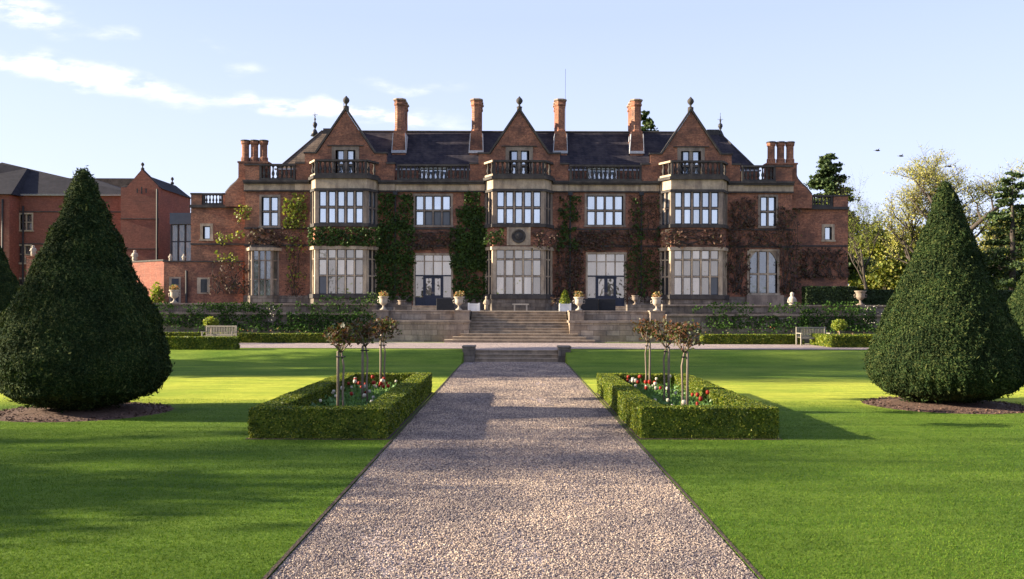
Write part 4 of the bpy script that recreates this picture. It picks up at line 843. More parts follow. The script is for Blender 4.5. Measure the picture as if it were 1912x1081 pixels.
# main hipped roof
EY, EZ, RY, RZ = 68.0, 12.75, 71.3, 16.2; BY = 2*RY-EY
rv = [(-17.8, EY, EZ), (18.2, EY, EZ), (18.2, BY, EZ), (-17.8, BY, EZ), (-15.2, RY, RZ), (16.0, RY, RZ)]
mb = MB(); mb.v = rv; mb.f = [(0, 1, 5, 4), (2, 3, 4, 5), (1, 2, 5), (0, 3, 2, 1)]; roof = mb.build('roof', M['slate'], house)
mb = MB(); mb.poly([rv[3], rv[0], rv[4]]); mb.f = [(0, 1, 2)]; mb.poly([(-17.8, EY, EZ), (-13.2, EY-.003, EZ-.0), (-13.2, EY+3.29, RZ-.01), (-15.2, RY-.01, RZ)]); mb.build('hip_slope', M['slate_brown'], roof)  # brown here is sunlight on the left hip, put into the slate colour
for v_ in range(4, 8): pass
MB().tube([(-15.2, RY, RZ+.02), (16, RY, RZ+.02)], .09, 6).build('ridge', M['stone_dark'], roof)
mb = MB(); mb.tube([rv[0], rv[4]], .07, 6); mb.tube([rv[1], rv[5]], .07, 6); mb.build('hip_ridge', M['stone_dark'], roof)
mb = MB(); mb.box(-17.7, 18.1, EY-.25, EY, 11.6, EZ-.02); mb.build('rear_parapet', M['brick'], house)
mb = MB(); mb.box(-17.9, 18.3, EY-.3, EY-.02, EZ-.08, EZ+.03); mb.build('gutter', M['lead_white'], roof)
for x_ in (-14.5, 15.5): MB().box(x_-.5, x_+.45, RY-.2, RY+.5, RZ-.2, RZ+.22).build('ridge_vent', M['stone_dark'], roof)
for (px, s_) in ((587, 1.0), (1344, .8)):     # lead finials with weathervane
    x_ = PX(px, RY); b = MB(); b.lathe([(.35, -.25), (.12, .25), (.05, .3), (.12, .45), (.19, .62), (.17, .75), (.06, .85), (.05, 1.0), (.1, 1.06), (.03, 1.15), (.02, 1.5*s_+.2)], (x_, RY, RZ-.1), 10)
    b.box(x_-.22, x_+.22, RY-.012, RY+.012, RZ+1.3*s_, RZ+1.33*s_); b.box(x_-.012, x_+.012, RY-.22, RY+.22, RZ+1.3*s_-.1, RZ+1.33*s_-.1); b.lathe([(.01, 0), (.08, .05), (.01, .1)], (x_, RY, RZ+1.0*s_), 8); b.tube([(x_, RY, RZ+1), (x_, RY, RZ+1.2*s_+.6)], .015, 5)
    b.build('weathervane', M['lead_white' if False else 'dark_metal'], roof, True)
# dormer lights behind the long balustrades
for c in (PX(809, 67.6), PX(1124, 67.6)):
    fr_ = ((0., 67.55), (1., 0.), (0., -1.)); window(house, [(fr_, c-.95, c+.95, 4)], 11.95, 12.75, [], name='dormer', surround=.1, mull=.07, pmat='glass_blue', case=False, smat='white_paint', sill=False)
    MB().box(c-1.25, c+1.25, 67.3, 68.4, 12.86, 12.93).build('dormer_roof', M['lead_white'], house)
# balustrades of the front
for (a, b_, n) in ((484, 551, 7), (741, 875, 15), (1063, 1197, 15), (1384, 1447, 7)): balustrade(house, FR, fx(a), fx(b_), 11.642, 12.83, n, -.02)
for (a, b_) in ((XL, fx(483.5)), (fx(1447.5), XR)): 
    mb = MB(); mb.box(a, b_, FD, FD+.55, 11.642, 12.72); pr_ = mb.build('parapet_pier', M['brick'], house); MB().box(a-.06, b_+.06, FD-.07, FD+.6, 12.722, 12.84).build('coping', M['stone_dark'], pr_)
# central ridge chimneys: a stack of three octagonal shafts each
for px in (745, 888.5, 1045, 1187):
    x_ = PX(px, 69.6); b = MB(); b.prism_xz([(x_-.52, 13.2), (x_+.52, 13.2), (x_+.5, 15.2), (x_+.42, 15.9), (x_-.42, 15.9), (x_-.5, 15.2)], 69.25, 72.4); 
    for k in range(3):
        yc = 69.75+.95*k; b.lathe([(.43, 0), (.43, .12), (.39, .2), (.39, 1.95), (.46, 2.02), (.46, 2.12), (.42, 2.2), (.45, 2.36)], (x_, yc, 15.901), 8, math.pi/8)
    ch = b.build('chimney', M['brick'], house)
    for k in range(3): MB().lathe([(.5, 0), (.54, .06), (.5, .14), (.3, .16)], (x_, 69.75+.95*k, 18.26), 8, math.pi/8).build('chimney_cap', M['stone'], ch)
    b = MB(); b.box(x_-.56, x_+.56, 69.16, 69.24, 14.2, 14.4)
    for sg in (-1, 1): b.prism_xz([(x_+sg*.54-.03, 14.2), (x_+sg*.54+.03, 14.2), (x_+sg*.46+.05, 15.7), (x_+sg*.46-.0, 15.7)], 69.17, 71)
    b.build('flashing', M['lead_white'], ch)
# end chimneys, three round shafts
for pxs in ((457.5, 474.5, 491.5), (1439, 1456.5, 1474)):
    b = MB(); D = 67.0; xa, xb = PX(pxs[0], D)-.4, PX(pxs[2], D)+.4; b.box(xa, xb, D-.4, D+.5, 11.605, 13.0); b.box(xa-.06, xb+.06, D-.46, D+.56, 13.001, 13.12)
    for px in pxs: b.lathe([(.33, 0), (.33, .3), (.27, .36), (.27, 1.25), (.33, 1.33), (.34, 1.5)], (PX(px, D), D, 13.121), 12)
    ch = b.build('chimney', M['brick'], house)
    for px in pxs: MB().lathe([(.36, 0), (.37, .06), (.34, .1), (.2, .1)], (PX(px, D), D, 14.622), 12).build('chimney_cap', M['stone_dark'], ch)
# scrolled shoulders down to the lower wings
for sg in (-1, 1):
    x0 = XL if sg == -1 else XR; pts = [(0, 12.6), (.25, 12.5), (.42, 12.2), (.55, 11.9), (.85, 11.55), (1.2, 11.25), (1.45, 10.95), (1.6, 10.75)]
    P = [(x0+sg*a, z) for a, z in pts]; poly = [(x0, 9.9)]+P[::-1][0:0]
    body = [(x0, 9.8), (x0+sg*1.6, 9.8)]+P[::-1]; 
    if sg == -1: body = body[::-1]
    sc = MB().prism_xz(body, FD+.5, FD+1.0).build('scroll_parapet', M['brick'], house)
    MB().tube([(px_, FD+.75, z+.04) for px_, z in P], .13, 6).build('coping', M['stone_dark'], sc)
    # lower wing
    D = 67.0; xo = PX(356 if sg == -1 else 1583, D); a, b_ = (xo, XL) if sg == -1 else (XR, xo); wz1 = 9.75
    frw = ((0., D), (1., 0.), (0., -1.))
    wp = (378.5, 392.5, 424, 448) if sg == -1 else (1539, 1552.5, 422, 446)
    o1 = (PX(wp[0], D), PX(wp[1], D), PZ(wp[3], D), PZ(wp[2], D)); opn = [o1]
    if sg == -1: opn.append((PX(375, D), PX(387, D), PZ(548, D), PZ(523, D)))
    w = MB(); wallp(w, frw, a, b_, 2.2, wz1, opn); w.box(xo, xo+.45, D+.46, 80, 2.2, wz1) if sg == -1 else w.box(xo-.45, xo, D+.46, 80, 2.2, wz1); w.build('wing_wall', M['brick'], house)
    MB().box(a+.02, b_-.02, D+.02, 80, wz1-.2, wz1-.02).build('flat_roof', M['slate'], house)
    for i, o in enumerate(opn): window(house, [(frw, o[0], o[1], 1)], o[2], o[3], [], case=.05, surround=.2, smat='stone_pale', pmat='glass_upper' if i == 0 else 'glass_dark')
    MB().lbox(frw, a-.05, b_, -.2, .2, wz1+.001, wz1+.2).build('cornice', M['stone_dark'], house)
    MB().lbox(frw, a-.02, b_, 0, .06, PZ(459, D), PZ(456, D)).build('string_course', M['stone_dark'], house)
    q = [(356, 376), (416, 440)] if sg == -1 else [(1497, 1514), (1556, 1583)]
    for (u0, u1) in q:
        pr_ = MB().box(PX(u0, D), PX(u1, D), D, D+.4, wz1+.202, 10.72).build('parapet_pier', M['brick'], house); MB().box(PX(u0, D)-.04, PX(u1, D)+.04, D-.06, D+.46, 10.722, 10.84).build('coping', M['stone_dark'], pr_)
    u0, u1 = (376.5, 415.5) if sg == -1 else (1514.5, 1555.5)
    balustrade(house, frw, PX(u0, D), PX(u1, D), wz1+.203, 10.84, 5, -.2)
# rainwater pipes
for px in (738, 1064, 1196.5): 
    b = MB(); x_ = fx(px); b.tube([(x_, FD-.13, 3.4), (x_, FD-.13, 10.8)], .06, 8); b.box(x_-.16, x_+.16, FD-.3, FD-.02, 10.6, 10.82); b.build('downpipe', M['dark_metal'], house)
print('balusters', NB)
# aerials
def aerial(px, y0, y1, D, lab, bars=True):
    x_ = PX(px, D); z0, z1 = PZ(y1, D), PZ(y0, D); b = MB(); b.tube([(x_, D, z0), (x_, D, z1)], .025 if bars else .012, 5)
    if bars:
        for k in range(3): b.tube([(x_-.3, D, z1-.9-.12*k), (x_+.1, D, z1-.9-.12*k)], .012, 4)
    tag(b.build('roof_aerial', M['dark_metal']), lab, 'aerial')
aerial(641, 185, 262, 72, 'thin roof aerial beside the left gable finial'); aerial(1054.5, 128, 262, 72.4, 'very thin tall mast behind the chimney right of the central gable', False)

# climbers on the house
def stems(parent, x0, x1, z0, z1, n, seed, D=FD, rad=.03, horiz=False):
    r_ = random.Random(seed); b = MB()
    for k in range(n):
        if horiz: x, z = x0, r_.uniform(z0, z1); pts = [(x, D-.05, z)]
        else: x, z = r_.uniform(x0, x1), z0; pts = [(x, D-.05, z)]
        for j in range(10):
            if horiz: x += (x1-x0)/10; z = min(z1, max(z0, z+r_.gauss(0, .16)))
            else: z += (z1-z0)/10*r_.uniform(.7, 1.15); x = min(x1, max(x0, x+r_.gauss(0, .16)))
            pts.append((x, D-.05-.03*r_.random(), z))
        b.tube(pts, [rad*(1.15-.08*j) for j in range(len(pts))], 5)
    return b.build('stem', M['bark'], parent, True)
def climber(name, label, rects, mn, dens, thr, seed, D=FD-.1, size=.15, depth=.25, nst=5, mn2=None, dens2=0, horiz=False):
    x0 = min(PX(r[0], D) for r in rects); x1 = max(PX(r[1], D) for r in rects); z0 = min(PZ(r[3], D) for r in rects); z1 = max(PZ(r[2], D) for r in rects)
    rt = empty(name, ((x0+x1)/2, D, 2.26), label, 'climbing plant', 'climbers on the mansion front')
    patch('foliage', mn, rects, None, None, size, dens, depth, seed=seed, thr=thr, D=D, par=rt)
    if mn2: patch('bare_growth', mn2, rects, None, None, size*.6, dens2, depth*.6, seed=seed+2, thr=-.3, D=D, par=rt, lsc=1.8)
    if nst:
        for q, r in enumerate(rects):
            xa, xb = PX(r[0], D), PX(r[1], D); stems(rt, xa+.05, xb-.05, PZ(r[3], D), PZ(r[2], D), max(1, round(nst/len(rects))), seed+q, D+.05, horiz=horiz or (xb-xa) > 2*(PZ(r[2], D)-PZ(r[3], D)))
climber('ivy', 'dark green ivy column between the left bay and the left garden door', [(709, 735, 366, 430), (743, 767, 366, 430), (706, 768, 425, 490), (708, 765, 480, 560)], 'ivy', 130, -.55, 41, nst=3)
climber('ivy', 'dark green ivy column between the left garden door and the central bay', [(870, 893, 362, 420), (858, 900, 390, 470), (846, 902, 430, 500), (870, 904, 470, 560), (848, 868, 480, 545)], 'ivy', 130, -.5, 42, nst=3)
climber('ivy', 'green ivy tuft on the panel left of the carved crest', [(908, 936, 430, 453)], 'ivy', 110, -.3, 43, D=FD-1.22, nst=0)
climber('ivy', 'thin green climber on the pier right of the central bay', [(1043, 1058, 368, 425), (1062, 1082, 368, 410), (1042, 1075, 425, 470)], 'ivy', 90, -.05, 44, nst=4, mn2='creeper', dens2=60)
climber('creeper', 'brown bare creeper on the lower wall right of the central bay', [(1040, 1085, 465, 560)], 'creeper', 70, -.15, 45, nst=16)
climber('creeper', 'tall brownish creeper on the pier left of the right bay', [(1176, 1198, 366, 440), (1200, 1229, 366, 440), (1172, 1230, 430, 560)], 'ivy', 45, .1, 46, nst=8, mn2='creeper', dens2=110)
climber('sunlit_ivy', 'golden sunlit climber on the pier left of the left bay', [(531, 550, 372, 425), (548, 570, 366, 425)], 'ivy_lit_gold', 110, -.35, 47, nst=3)
climber('creeper', 'sparse brown and yellow creeper below the golden climber', [(538, 568, 425, 555)], 'ivy_lit_gold', 24, .1, 48, nst=4, mn2='creeper', dens2=60)
climber('ivy', 'ivy band across the panel of the left bay', [(582, 702, 430, 458)], 'ivy', 160, -.5, 49, D=FD-1.25, nst=2, horiz=True)
climber('creeper', 'brown creeper band above the left garden door', [(768, 846, 434, 466)], 'creeper', 80, -.25, 50, nst=12, horiz=True)
climber('creeper', 'brown creeper band above the right garden door', [(1080, 1176, 432, 466)], 'creeper', 80, -.25, 51, nst=14, horiz=True)
climber('creeper', 'twisting creeper stems across the panel of the right bay', [(1240, 1348, 428, 458)], 'creeper', 50, -.1, 52, D=FD-1.22, nst=12, horiz=True)
climber('creeper', 'brown creeper right of the crest panel on the central bay', [(996, 1036, 430, 462)], 'creeper', 60, -.1, 53, D=FD-1.2, nst=4, horiz=True)
climber('creeper', 'brown creeper on the upper wall right of the right bay', [(1366, 1410, 368, 425)], 'creeper', 65, -.1, 54, nst=16)
climber('creeper', 'wide brown creeper on the lower wall around the right arched window', [(1358, 1396, 428, 545), (1396, 1455, 428, 458), (1455, 1490, 385, 545)], 'creeper', 55, -.05, 55, nst=40, mn2='ivy', dens2=6)
climber('creeper', 'brown creeper covering the lower wall of the right wing', [(1494, 1578, 462, 516)], 'creeper', 60, -.05, 56, D=66.9, nst=22)
climber('sunlit_ivy', 'yellow-green climber on the corner where the left wing joins', [(440, 466, 385, 420), (444, 455, 420, 450), (405, 438, 440, 462), (408, 440, 474, 490)], 'ivy_lit_gold', 70, 0, 57, nst=3)
climber('creeper', 'fine bare creeper on the lowest wall of the left wing', [(395, 462, 492, 550)], 'creeper', 35, .05, 58, nst=18)
climber('creeper', 'brown creeper above the small left bay window', [(470, 530, 432, 462)], 'creeper', 70, -.2, 59, nst=10, horiz=True)
patch('shrub_row', 'climber', [(600, 690, 557, 563)], 'leafy shrub row at the foot of the left bay', 'shrub', .12, 120, .5, seed=61, thr=-.4, D=64.0)
patch('shrub', 'ivy', [(690, 712, 550, 566)], 'rounded green shrub right of the left bay foot', 'shrub', .12, 160, .5, seed=62, thr=-.4, D=64.2)
patch('shrub', 'creeper', [(1030, 1046, 556, 572)], 'small dark shrub right of the central bay foot', 'shrub', .1, 120, .5, seed=63, thr=-.3, D=64.0)

# ---------------------------------------------------------------- left: garden wall, newer brick building
g = empty('garden_wall', (-25, 66.5, 2.2), 'low brick garden wall with stone coping left of the mansion', 'wall')
D = 66.4; xa, xb = PX(306, D), PX(459, D)
MB().box(xa, xb-.2, D, D+.35, 2.2, PZ(491, D)).build('wall', M['brick'], g); MB().box(xa-.08, xb-.2, D-.07, D+.42, PZ(491, D)+.001, PZ(488.5, D)).build('coping', M['stone_dark'], g)
for (p0, p1, q0, q1) in ((368, 392, 520, 550),):
    st = MB(); st.box(PX(p0, D), PX(p1, D), D-.04, D-.002, PZ(q1, D), PZ(q0, D)); w = st.build('window', M['stone_pale'], g); MB().box(PX(375, D), PX(387, D), D-.06, D-.041, PZ(548, D), PZ(523, D)).build('pane', M['glass_dark'], w)
st = MB(); st.box(PX(316, D), PX(338, D), D-.05, D-.002, 2.2, PZ(519, D)); w = st.build('doorway', M['stone'], g); MB().box(PX(321, D), PX(334, D), D-.08, D-.051, 2.21, PZ(522, D)).build('door', M['door_blue'], w)
MB().tube([(PX(349, D), D-.1, 2.3), (PX(349, D), D-.1, PZ(507, D))], .09, 8).build('downpipe', M['dark_metal'], g)
a = (xa, D); e = (xa-3.2, D+2.6); L = math.hypot(3.2, 2.6); fr = (e, (3.2/L, -2.6/L), (-2.6/L, -3.2/L))
g2 = empty('garden_wall', (e[0], e[1], 2.2), 'sunlit orange brick wall beside the left yew', 'wall'); MB().lbox(fr, -2, L-.01, -.35, 0, 2.2, PZ(489, D)).build('wall', M['brick_new'], g2); MB().lbox(fr, -2, L-.01, -.4, .06, PZ(489, D)+.001, PZ(486, D)).build('coping', M['stone_dark'], g2)
for (px, h, lab, D_) in ((318, .5, 'left one of two small statues on the garden wall coping', 66.55), (343, .5, 'right one of two small statues on the garden wall coping', 66.55)):
    statue(PX(px, D_), D_, PZ(488.5, 66.4), h, lab, cat='statue', fat=1.3)
zc = PZ(486, D)
ps = Vector((e[0], e[1]+.15, zc)); statue(PX(250.5, 69.5), 69.6, zc, .85, 'white seated statue on the sunlit wall right of the left yew', fat=1.4)
b = MB(); x_ = PX(62, 66); b.box(x_-.35, x_+.35, 65.7, 66.3, 2.2, PZ(483, 66)); b.box(x_-.42, x_+.42, 65.63, 66.37, PZ(483, 66)+.001, PZ(480, 66)); tag(b.build('gate_pier', M['brick']), 'brick gate pier left of the left yew', 'pier'); statue(x_, 66, PZ(480, 66), .75, 'pale statue on the brick gate pier left of the left yew', fat=1.4)
n = 800; P = unit(rng.normal(0, 1, (n, 3)))*np.array([.55, .4, 1.1])*rng.uniform(.4, 1, (n, 1))+np.array([PX(294, 65.8), 65.8, 3.2]); V, F = leaf_quads(P, rng.normal(0, 1, P.shape), .12, .5); tag(np_mesh('shrub', V, F, M['spring_leaf']), 'upright olive shrub against the sunlit orange wall', 'shrub')

nb = empty('brick_building', (-35, 75, 2.2), 'newer red brick building with dark slate roof behind the left yew', 'building')
D = 75.0; fr = ((0., D), (1., 0.), (0., -1.)); x0, x1 = PX(17, D), PX(240, D); zt = PZ(368, D)
wins = [(35, 62, 401, 434, 2, [.5]), (32, 60, 460, 495, 2, [.5]), (32, 60, 522, 548, 2, [.5])]
opn = [(PX(a+3, D), PX(b_-3, D), PZ(d-2, D), PZ(c+2, D)) for (a, b_, c, d, _, _) in wins]
w = MB(); wallp(w, fr, x0, x1, 2.2, zt, opn); w.build('wall', M['brick_new'], nb)
for o, (a, b_, c, d, co_, rw) in zip(opn, wins): window(nb, [(fr, o[0], o[1], co_)], o[2], o[3], rw, smat='stone_pale', surround=.13, mull=.1, case=.05, pmat='glass_leaded')
for py in (397, 457): MB().lbox(fr, x0, x1, 0, .05, PZ(py+2, D), PZ(py, D)).build('string_course', M['stone_dark'], nb)
MB().box(x0-.5, x1, D-.25, D, zt+.001, zt+.12).build('gutter', M['lead_white'], nb)
# projecting bay at the far left edge
xe = PX(17, 73.5); w = MB(); w.box(-48, xe, 73.5, 90, 2.2, PZ(366, 73.5)); w.build('wall', M['brick_new'], nb); MB().tube([(xe-.5, 73.4, 2.3), (xe-.5, 73.4, PZ(375, 73.5))], .08, 8).build('downpipe', M['dark_metal'], nb); MB().tube([(xe-.45+.8, 74.9, 2.3), (xe-.45+.8, 74.9, PZ(385, 74))], .08, 8).build('downpipe', M['dark_metal'], nb)
zr = PZ(366, 73.5)
r_ = MB(); r_.v = [(-50, 73.2, zr), (xe+.3, 73.2, zr), (xe+.3, 92, zr), (-50, 92, zr), (-50, 79, PZ(292, 79)), (xe-1.5, 79, PZ(306, 79)-.5)]; r_.f = [(0, 1, 5, 4), (1, 2, 5), (2, 3, 4, 5)]; r_.build('roof', M['slate_new'], nb)
r_ = MB(); zr2 = zt+.08; zrd = PZ(335, 81); r_.v = [(x0-8, D-.3, zr2), (x1+1, D-.3, zr2), (x1+1, 87, zr2), (x0-8, 87, zr2), (x0-4, 81, PZ(306, 81)), (PX(100, 81), 81, zrd), (PX(170, 81), 81, zrd)]; r_.f = [(0, 1, 6, 5, 4), (3, 4, 5, 6, 2), (1, 2, 6), (0, 4, 3)]; r_.build('roof', M['slate_new'], nb)
# brown roof behind
r_ = MB(); zz = PZ(336, 92); r_.prism_xz([(PX(110, 88), PZ(372, 88)), (PX(262, 88), PZ(372, 88)), (PX(262, 88), PZ(335, 88)), (PX(118, 88), PZ(335, 88))], 88, 95); r_.build('rear_roof', M['slate_brown'], nb)
# gabled block
gb = empty('brick_building', (PX(260, 72), 72, 2.2), 'gabled red brick block between the left yew and the mansion', 'building')
D = 72.0; xl, xr = PX(225, D), PX(296, D); zs = PZ(352, D); xm = PX(264, D); za = PZ(319, D)
w = MB(); w.prism_xz([(xl, 2.2), (xr, 2.2), (xr, zs), (PX(291, D), PZ(346, D)), (xm, za), (PX(238, D), PZ(349, D)), (PX(236, D), zs), (xl, zs)], D, D+.4)
w.box(xr-.4, xr, D+.4, 79, 2.2, zs); w.box(xl, xl+.4, D+.4, 79, 2.2, zs); w.build('wall', M['brick_new'], gb)
cp = MB(); cp.tube([(PX(296, D), D+.2, zs), (PX(291, D), D+.2, PZ(346, D)), (xm, D+.2, za+.05), (PX(238, D), D+.2, PZ(349, D)), (PX(225, D), D+.2, zs)], .1, 5); cp.build('coping', M['stone_dark'], gb)
for (px, D_, zz) in ((265.5, 72.2, za), (321, 77, PZ(346, 77))): MB().lathe([(.14, 0), (.14, .15), (.05, .22), (.05, .3), (.14, .42), (.1, .55), (.02, .62)], (PX(px, D_), D_, zz), 10).build('finial', M['stone_dark'], gb, True)
r_ = MB(); r_.v = [(xl, D+.4, zs), (xr+.15, D+.4, zs-.1), (xr+.15, 79, zs-.1), (xl, 79, zs), (xm, D+.4, za-.25), (PX(322, 78), 78, za-.5)]; 
r_.v = [(xr+.12, D+.4, zs-.05), (xr+.12, 79.2, zs-.05), (xm, 79.2, za-.3), (xm, D+.4, za-.3), (xl-.1, D+.4, zs-.05), (xl-.1, 79.2, zs-.05)]; r_.f = [(0, 1, 2, 3), (3, 2, 5, 4), (1, 5, 2)]; r_.build('roof', M['slate_new'], gb)
MB().tube([(xr-.1, D-.1, 2.3), (xr-.1, D-.1, PZ(355, D))], .08, 8).build('downpipe', M['dark_metal'], gb)
mb = MB()
for k, dx in enumerate((-.35, 0, .35)): mb.box(xm+dx-.05, xm+dx+.05, D-.02, D-.003, PZ(362 if k != 1 else 364, D), PZ(354 if k != 1 else 351, D))
mb.build('vent_slit', M['dark_metal'], gb)
for py in (410, 466): MB().box(xl, xr+.05, D-.06, D-.001, PZ(py+1.5, D), PZ(py, D)).build('string_course', M['stone_dark'], gb)
# glazed link
lk = empty('glazed_link', (PX(336, 70.5), 70.5, 2.2), 'tall glazed link with a blue-grey canopy left of the mansion', 'link building')
D = 70.5; a, b_ = PX(319, D), PX(362, D)
MB().box(a, b_, D-.3, D+1.5, PZ(421, D), PZ(400, D)).build('canopy', M['canopy_blue'], lk)
fr = ((0., D), (1., 0.), (0., -1.)); window(lk, [(fr, PX(319, D), PX(358, D), 3)], 2.3, PZ(421.5, D), [.3, .55, .8], name='glazing', smat='casement', pmat='glass_link', surround=0, mull=.09, rec=.02, case=False)

# ---------------------------------------------------------------- trees
def tree(name, label, x, y, z, h, spread, mn, seed, leaves=6000, lsize=.22, trunk=.35, levels=4, cat='tree', up=.5, bark='bark', clear=.28, ljit=.7, group=None, nchild=3):
    r_ = random.Random(seed); rt = empty(name, (x, y, z), label, cat, group); b = MB(); tips = []
    def br(p, d, L, rad, lv):
        pts = [p]; rr = [rad]; n = 4; q = p; dd = d
        for k in range(n):
            wv_ = .05 if lv == 0 else .17; dd = (dd+Vector((r_.gauss(0, wv_), r_.gauss(0, wv_), r_.gauss(0, .1)+.04*up))).normalized(); q = q+dd*(L/n); pts.append(q); rr.append(rad*(1-.45*(k+1)/n))
            if lv <= levels-2 or lv == levels-1: tips.append((q, lv)) if lv >= levels-2 else None
        b.tube(pts, rr, 7 if lv == 0 else (5 if lv < 3 else 3))
        if lv >= levels: return
        nc = nchild+(2 if lv == 0 else 0)
        for c in range(nc):
            t_ = r_.uniform(.45, 1) if lv else r_.uniform(.35, 1); k = min(n-1, int(t_*n)); base = pts[k]+(pts[k+1]-pts[k])*(t_*n-k if t_ < 1 else 1)
            a = r_.uniform(0, 6.28); out = Vector((math.cos(a), math.sin(a), 0))*spread+Vector((0, 0, up*r_.uniform(.3, 1.2)))
            nd = (dd*.55+out*r_.uniform(.6, 1.1)).normalized(); br(base, nd, L*r_.uniform(.5, .78), rr[k]*.62, lv+1)
    br(Vector((x, y, z)), Vector((0, 0, 1)), h*(.42), trunk, 0)
    zmax = max(v[2] for v in b.v); sc = h/(zmax-z)
    b.v = [(x+(vx-x)*(.5+.5*sc), y+(vy-y)*(.5+.5*sc), z+(vz-z)*sc) for vx, vy, vz in b.v]
    b.build('trunk', M[bark], rt, True)
    T = np.array([(x+(t[0].x-x)*(.5+.5*sc), y+(t[0].y-y)*(.5+.5*sc), z+(t[0].z-z)*sc) for t in tips])
    T = T[T[:, 2] > z+h*clear] if leaves else T
    if leaves and len(T):
        k = rng.integers(0, len(T), leaves); P = T[k]+rng.normal(0, ljit, (leaves, 3))*np.array([1, 1, .7]); V, F = leaf_quads(P, rng.normal(0, 1, P.shape)+np.array([0, 0, .4]), lsize, .5, 1.3); np_mesh('crown', V, F, M[mn], rt)
    return rt
def conifer(label, x, y, z, h, r, seed, n=14000, mn='conifer', power=.8, gaps=.0, size=.3, z0f=.1, name='conifer_tree', layers=14):
    rt = empty(name, (x, y, z), label, 'conifer'); b = MB(); b.tube([(x, y, z), (x, y, z+h*.5), (x, y, z+h*.98)], [.03*h, .018*h, .01], 7); r_ = random.Random(seed); Ps = []
    for k in range(layers*5):
        f = z0f+(1-z0f)*(k/(layers*5)); L = r*(1-f)**power*r_.uniform(.6, 1.1)+.2; a = r_.uniform(0, 6.28); zz = z+h*f; e = (x+L*math.cos(a), y+L*math.sin(a), zz-.05*L+.12*L*r_.random())
        b.tube([(x, y, zz), e], [.05, .015], 4); m = int(n/(layers*5)*(L/r+.15)*1.4); t_ = rng.uniform(.1, 1.05, m)**.7
        Ps.append(np.stack([x+(e[0]-x)*t_, y+(e[1]-y)*t_, zz+(e[2]-zz)*t_], 1)+rng.normal(0, 1, (m, 3))*np.array([.28, .28, .13])*(L*.35+.25))
    b.build('trunk', M['bark'], rt, True); P = np.concatenate(Ps); V, F = leaf_quads(P, rng.normal(0, .5, P.shape)+np.array([0, 0, 1]), size, .5, 1.4); np_mesh('crown', V, F, M[mn], rt)
conifer('dense conifer rising behind the right wing of the mansion', PX(1545, 88), 88, 2.2, PZ(286, 88)-2.2, 4.0, 3, 52000, power=.6, size=.2, z0f=.2, layers=30)
conifer('conifer top showing behind the fourth roof chimney', PX(1204, 110), 110, 2.2, PZ(206, 110)-2.2, 4.0, 4, 9000, power=.6, size=.35, z0f=.5)
tree('bare_tree', 'tall spring tree with fine open branches between the mansion and right yew', PX(1620, 84), 84, 2.2, PZ(300, 84)-2.2, .6, 'spring_leaf', 5, 2600, .10, .17, 5, up=1.0, ljit=.3, nchild=4)
tree('oak_tree', 'big pale yellow-leaved oak above the right yew', PX(1795, 92), 92, 2.2, PZ(242, 92)-2.2, 1.5, 'oak_leaf', 9, 10000, .13, .5, 5, up=.6, ljit=.35, nchild=4)
tree('oak_tree', 'yellow-leaved oak left of the right yew tip, lower than the big one', PX(1740, 98), 98, 2.2, PZ(300, 98)-2.2, .8, 'oak_leaf', 12, 5500, .14, .4, 5, up=.7, ljit=.4, nchild=4)
conifer('tall open dark cedar at the right edge of the picture', PX(1890, 86), 86, 2.2, PZ(316, 86)-2.2, 4.2, 7, 14000, power=.6, size=.2, z0f=.12, name='cedar_tree', layers=12)
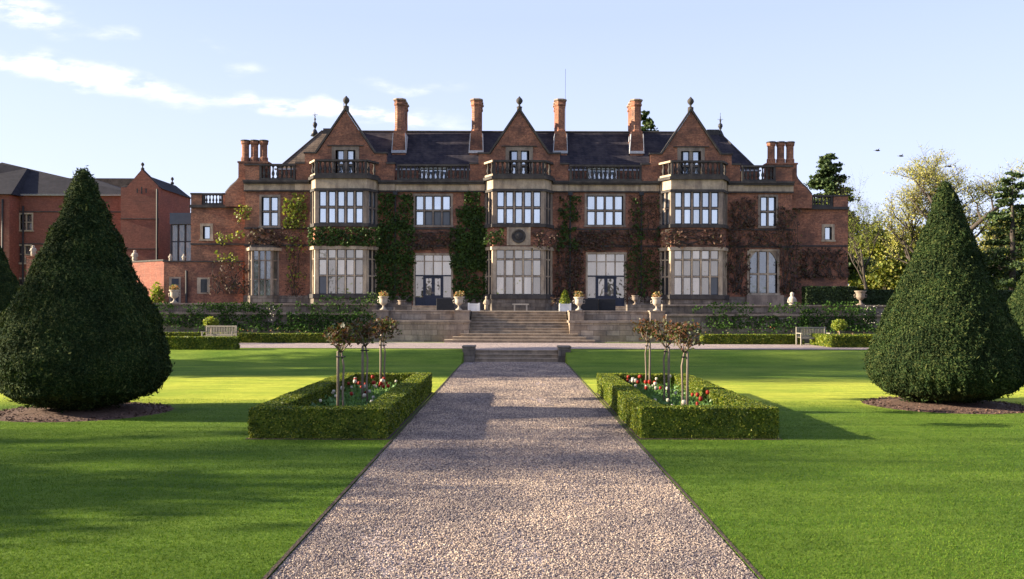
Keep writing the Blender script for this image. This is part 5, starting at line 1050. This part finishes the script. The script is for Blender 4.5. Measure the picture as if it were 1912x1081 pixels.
for i, (px, D, y, lab) in enumerate([(1650, 118, 410, 'pale green tree far behind the bare tree'), (1600, 125, 430, 'low green tree just right of the mansion corner, far back'), (1700, 122, 395, 'yellow-green tree left of the right yew, far back'), (1850, 125, 380, 'soft yellow tree between the oak and the cedar'), (1905, 112, 430, 'green bushy tree at the right edge below the cedar')]):
    tree('woodland_tree', lab, PX(px, D), D, 2.2, PZ(y, D)-2.2, .9, 'wood_leaf', 20+i, 8000, .34, .35, 4, up=.5, ljit=.9, clear=.08, group='trees far behind the right yew')
n = 14000; P = np.stack([rng.uniform(40, 90, n), rng.uniform(118, 135, n), 2.2+rng.uniform(0, 1, n)**1.2*7], 1); P = P[lump(P, .25, 4)*2.5+6.5 > P[:, 2]-2]; V, F = leaf_quads(P, rng.normal(0, 1, P.shape), .55, .5)
tag(np_mesh('far_woodland', V, F, M['wood_leaf']), kind='stuff')
# trees standing left of the frame, whose long shadows cross the lawn
for i, (x, y, h, lv) in enumerate([(-42, 36.0, 19, 8000), (-50, 39.5, 25, 9000), (-33, 34.4, 9, 3500), (-32, 14.2, 9.0, 2600), (-29, 10.3, 9.0, 2400), (-17, 6.5, 5.5, 1300), (-62, 14.5, 24, 2600)]):
    tree('garden_tree', ['tree outside the frame beside the left yews, far end of the row', 'tree outside the frame left of the far lawn, tallest', 'tree outside the frame left, level with the far left yew', 'tree outside the frame left, level with the big left yew', 'tree outside the frame left, nearest the lawn', 'tree outside the frame left, nearest the viewer', 'tall thin tree outside the frame, farthest left'][i], x, y, 0, h, .8, 'shade_leaf', 40+i, lv, .3 if h > 15 else .24, .28, 4, up=.7, ljit=.55)
# birds
for i, (px, py) in enumerate([(1638, 277), (1682, 287), (1772, 306)]):
    D = 60; x_, z_ = PX(px, D), PZ(py, D, px); b = MB(); b.lathe([(.01, -.16), (.04, -.1), (.05, 0), (.035, .1), (.005, .17)], (0, 0, 0), 8)
    b.v = [(x_+v[2], D+v[1], z_+v[0]) for v in b.v]; k = len(b.v)
    for sg in (-1, 1): b.poly([(x_-.05, D, z_+.02), (x_+.07, D, z_+.02), (x_+.02, D+sg*.22, z_+.12), (x_-.06, D+sg*.42, z_+.05)])
    b.poly([(x_-.14, D, z_), (x_-.27, D-.05, z_+.01), (x_-.27, D+.05, z_+.01)])
    tag(b.build('bird', M['bird_dark']), ['small dark bird flying highest, right of the mansion', 'small dark bird flying above the bare tree, second from the left', 'small dark bird flying over the right yew tip'][i], 'bird', 'birds flying over the right garden')
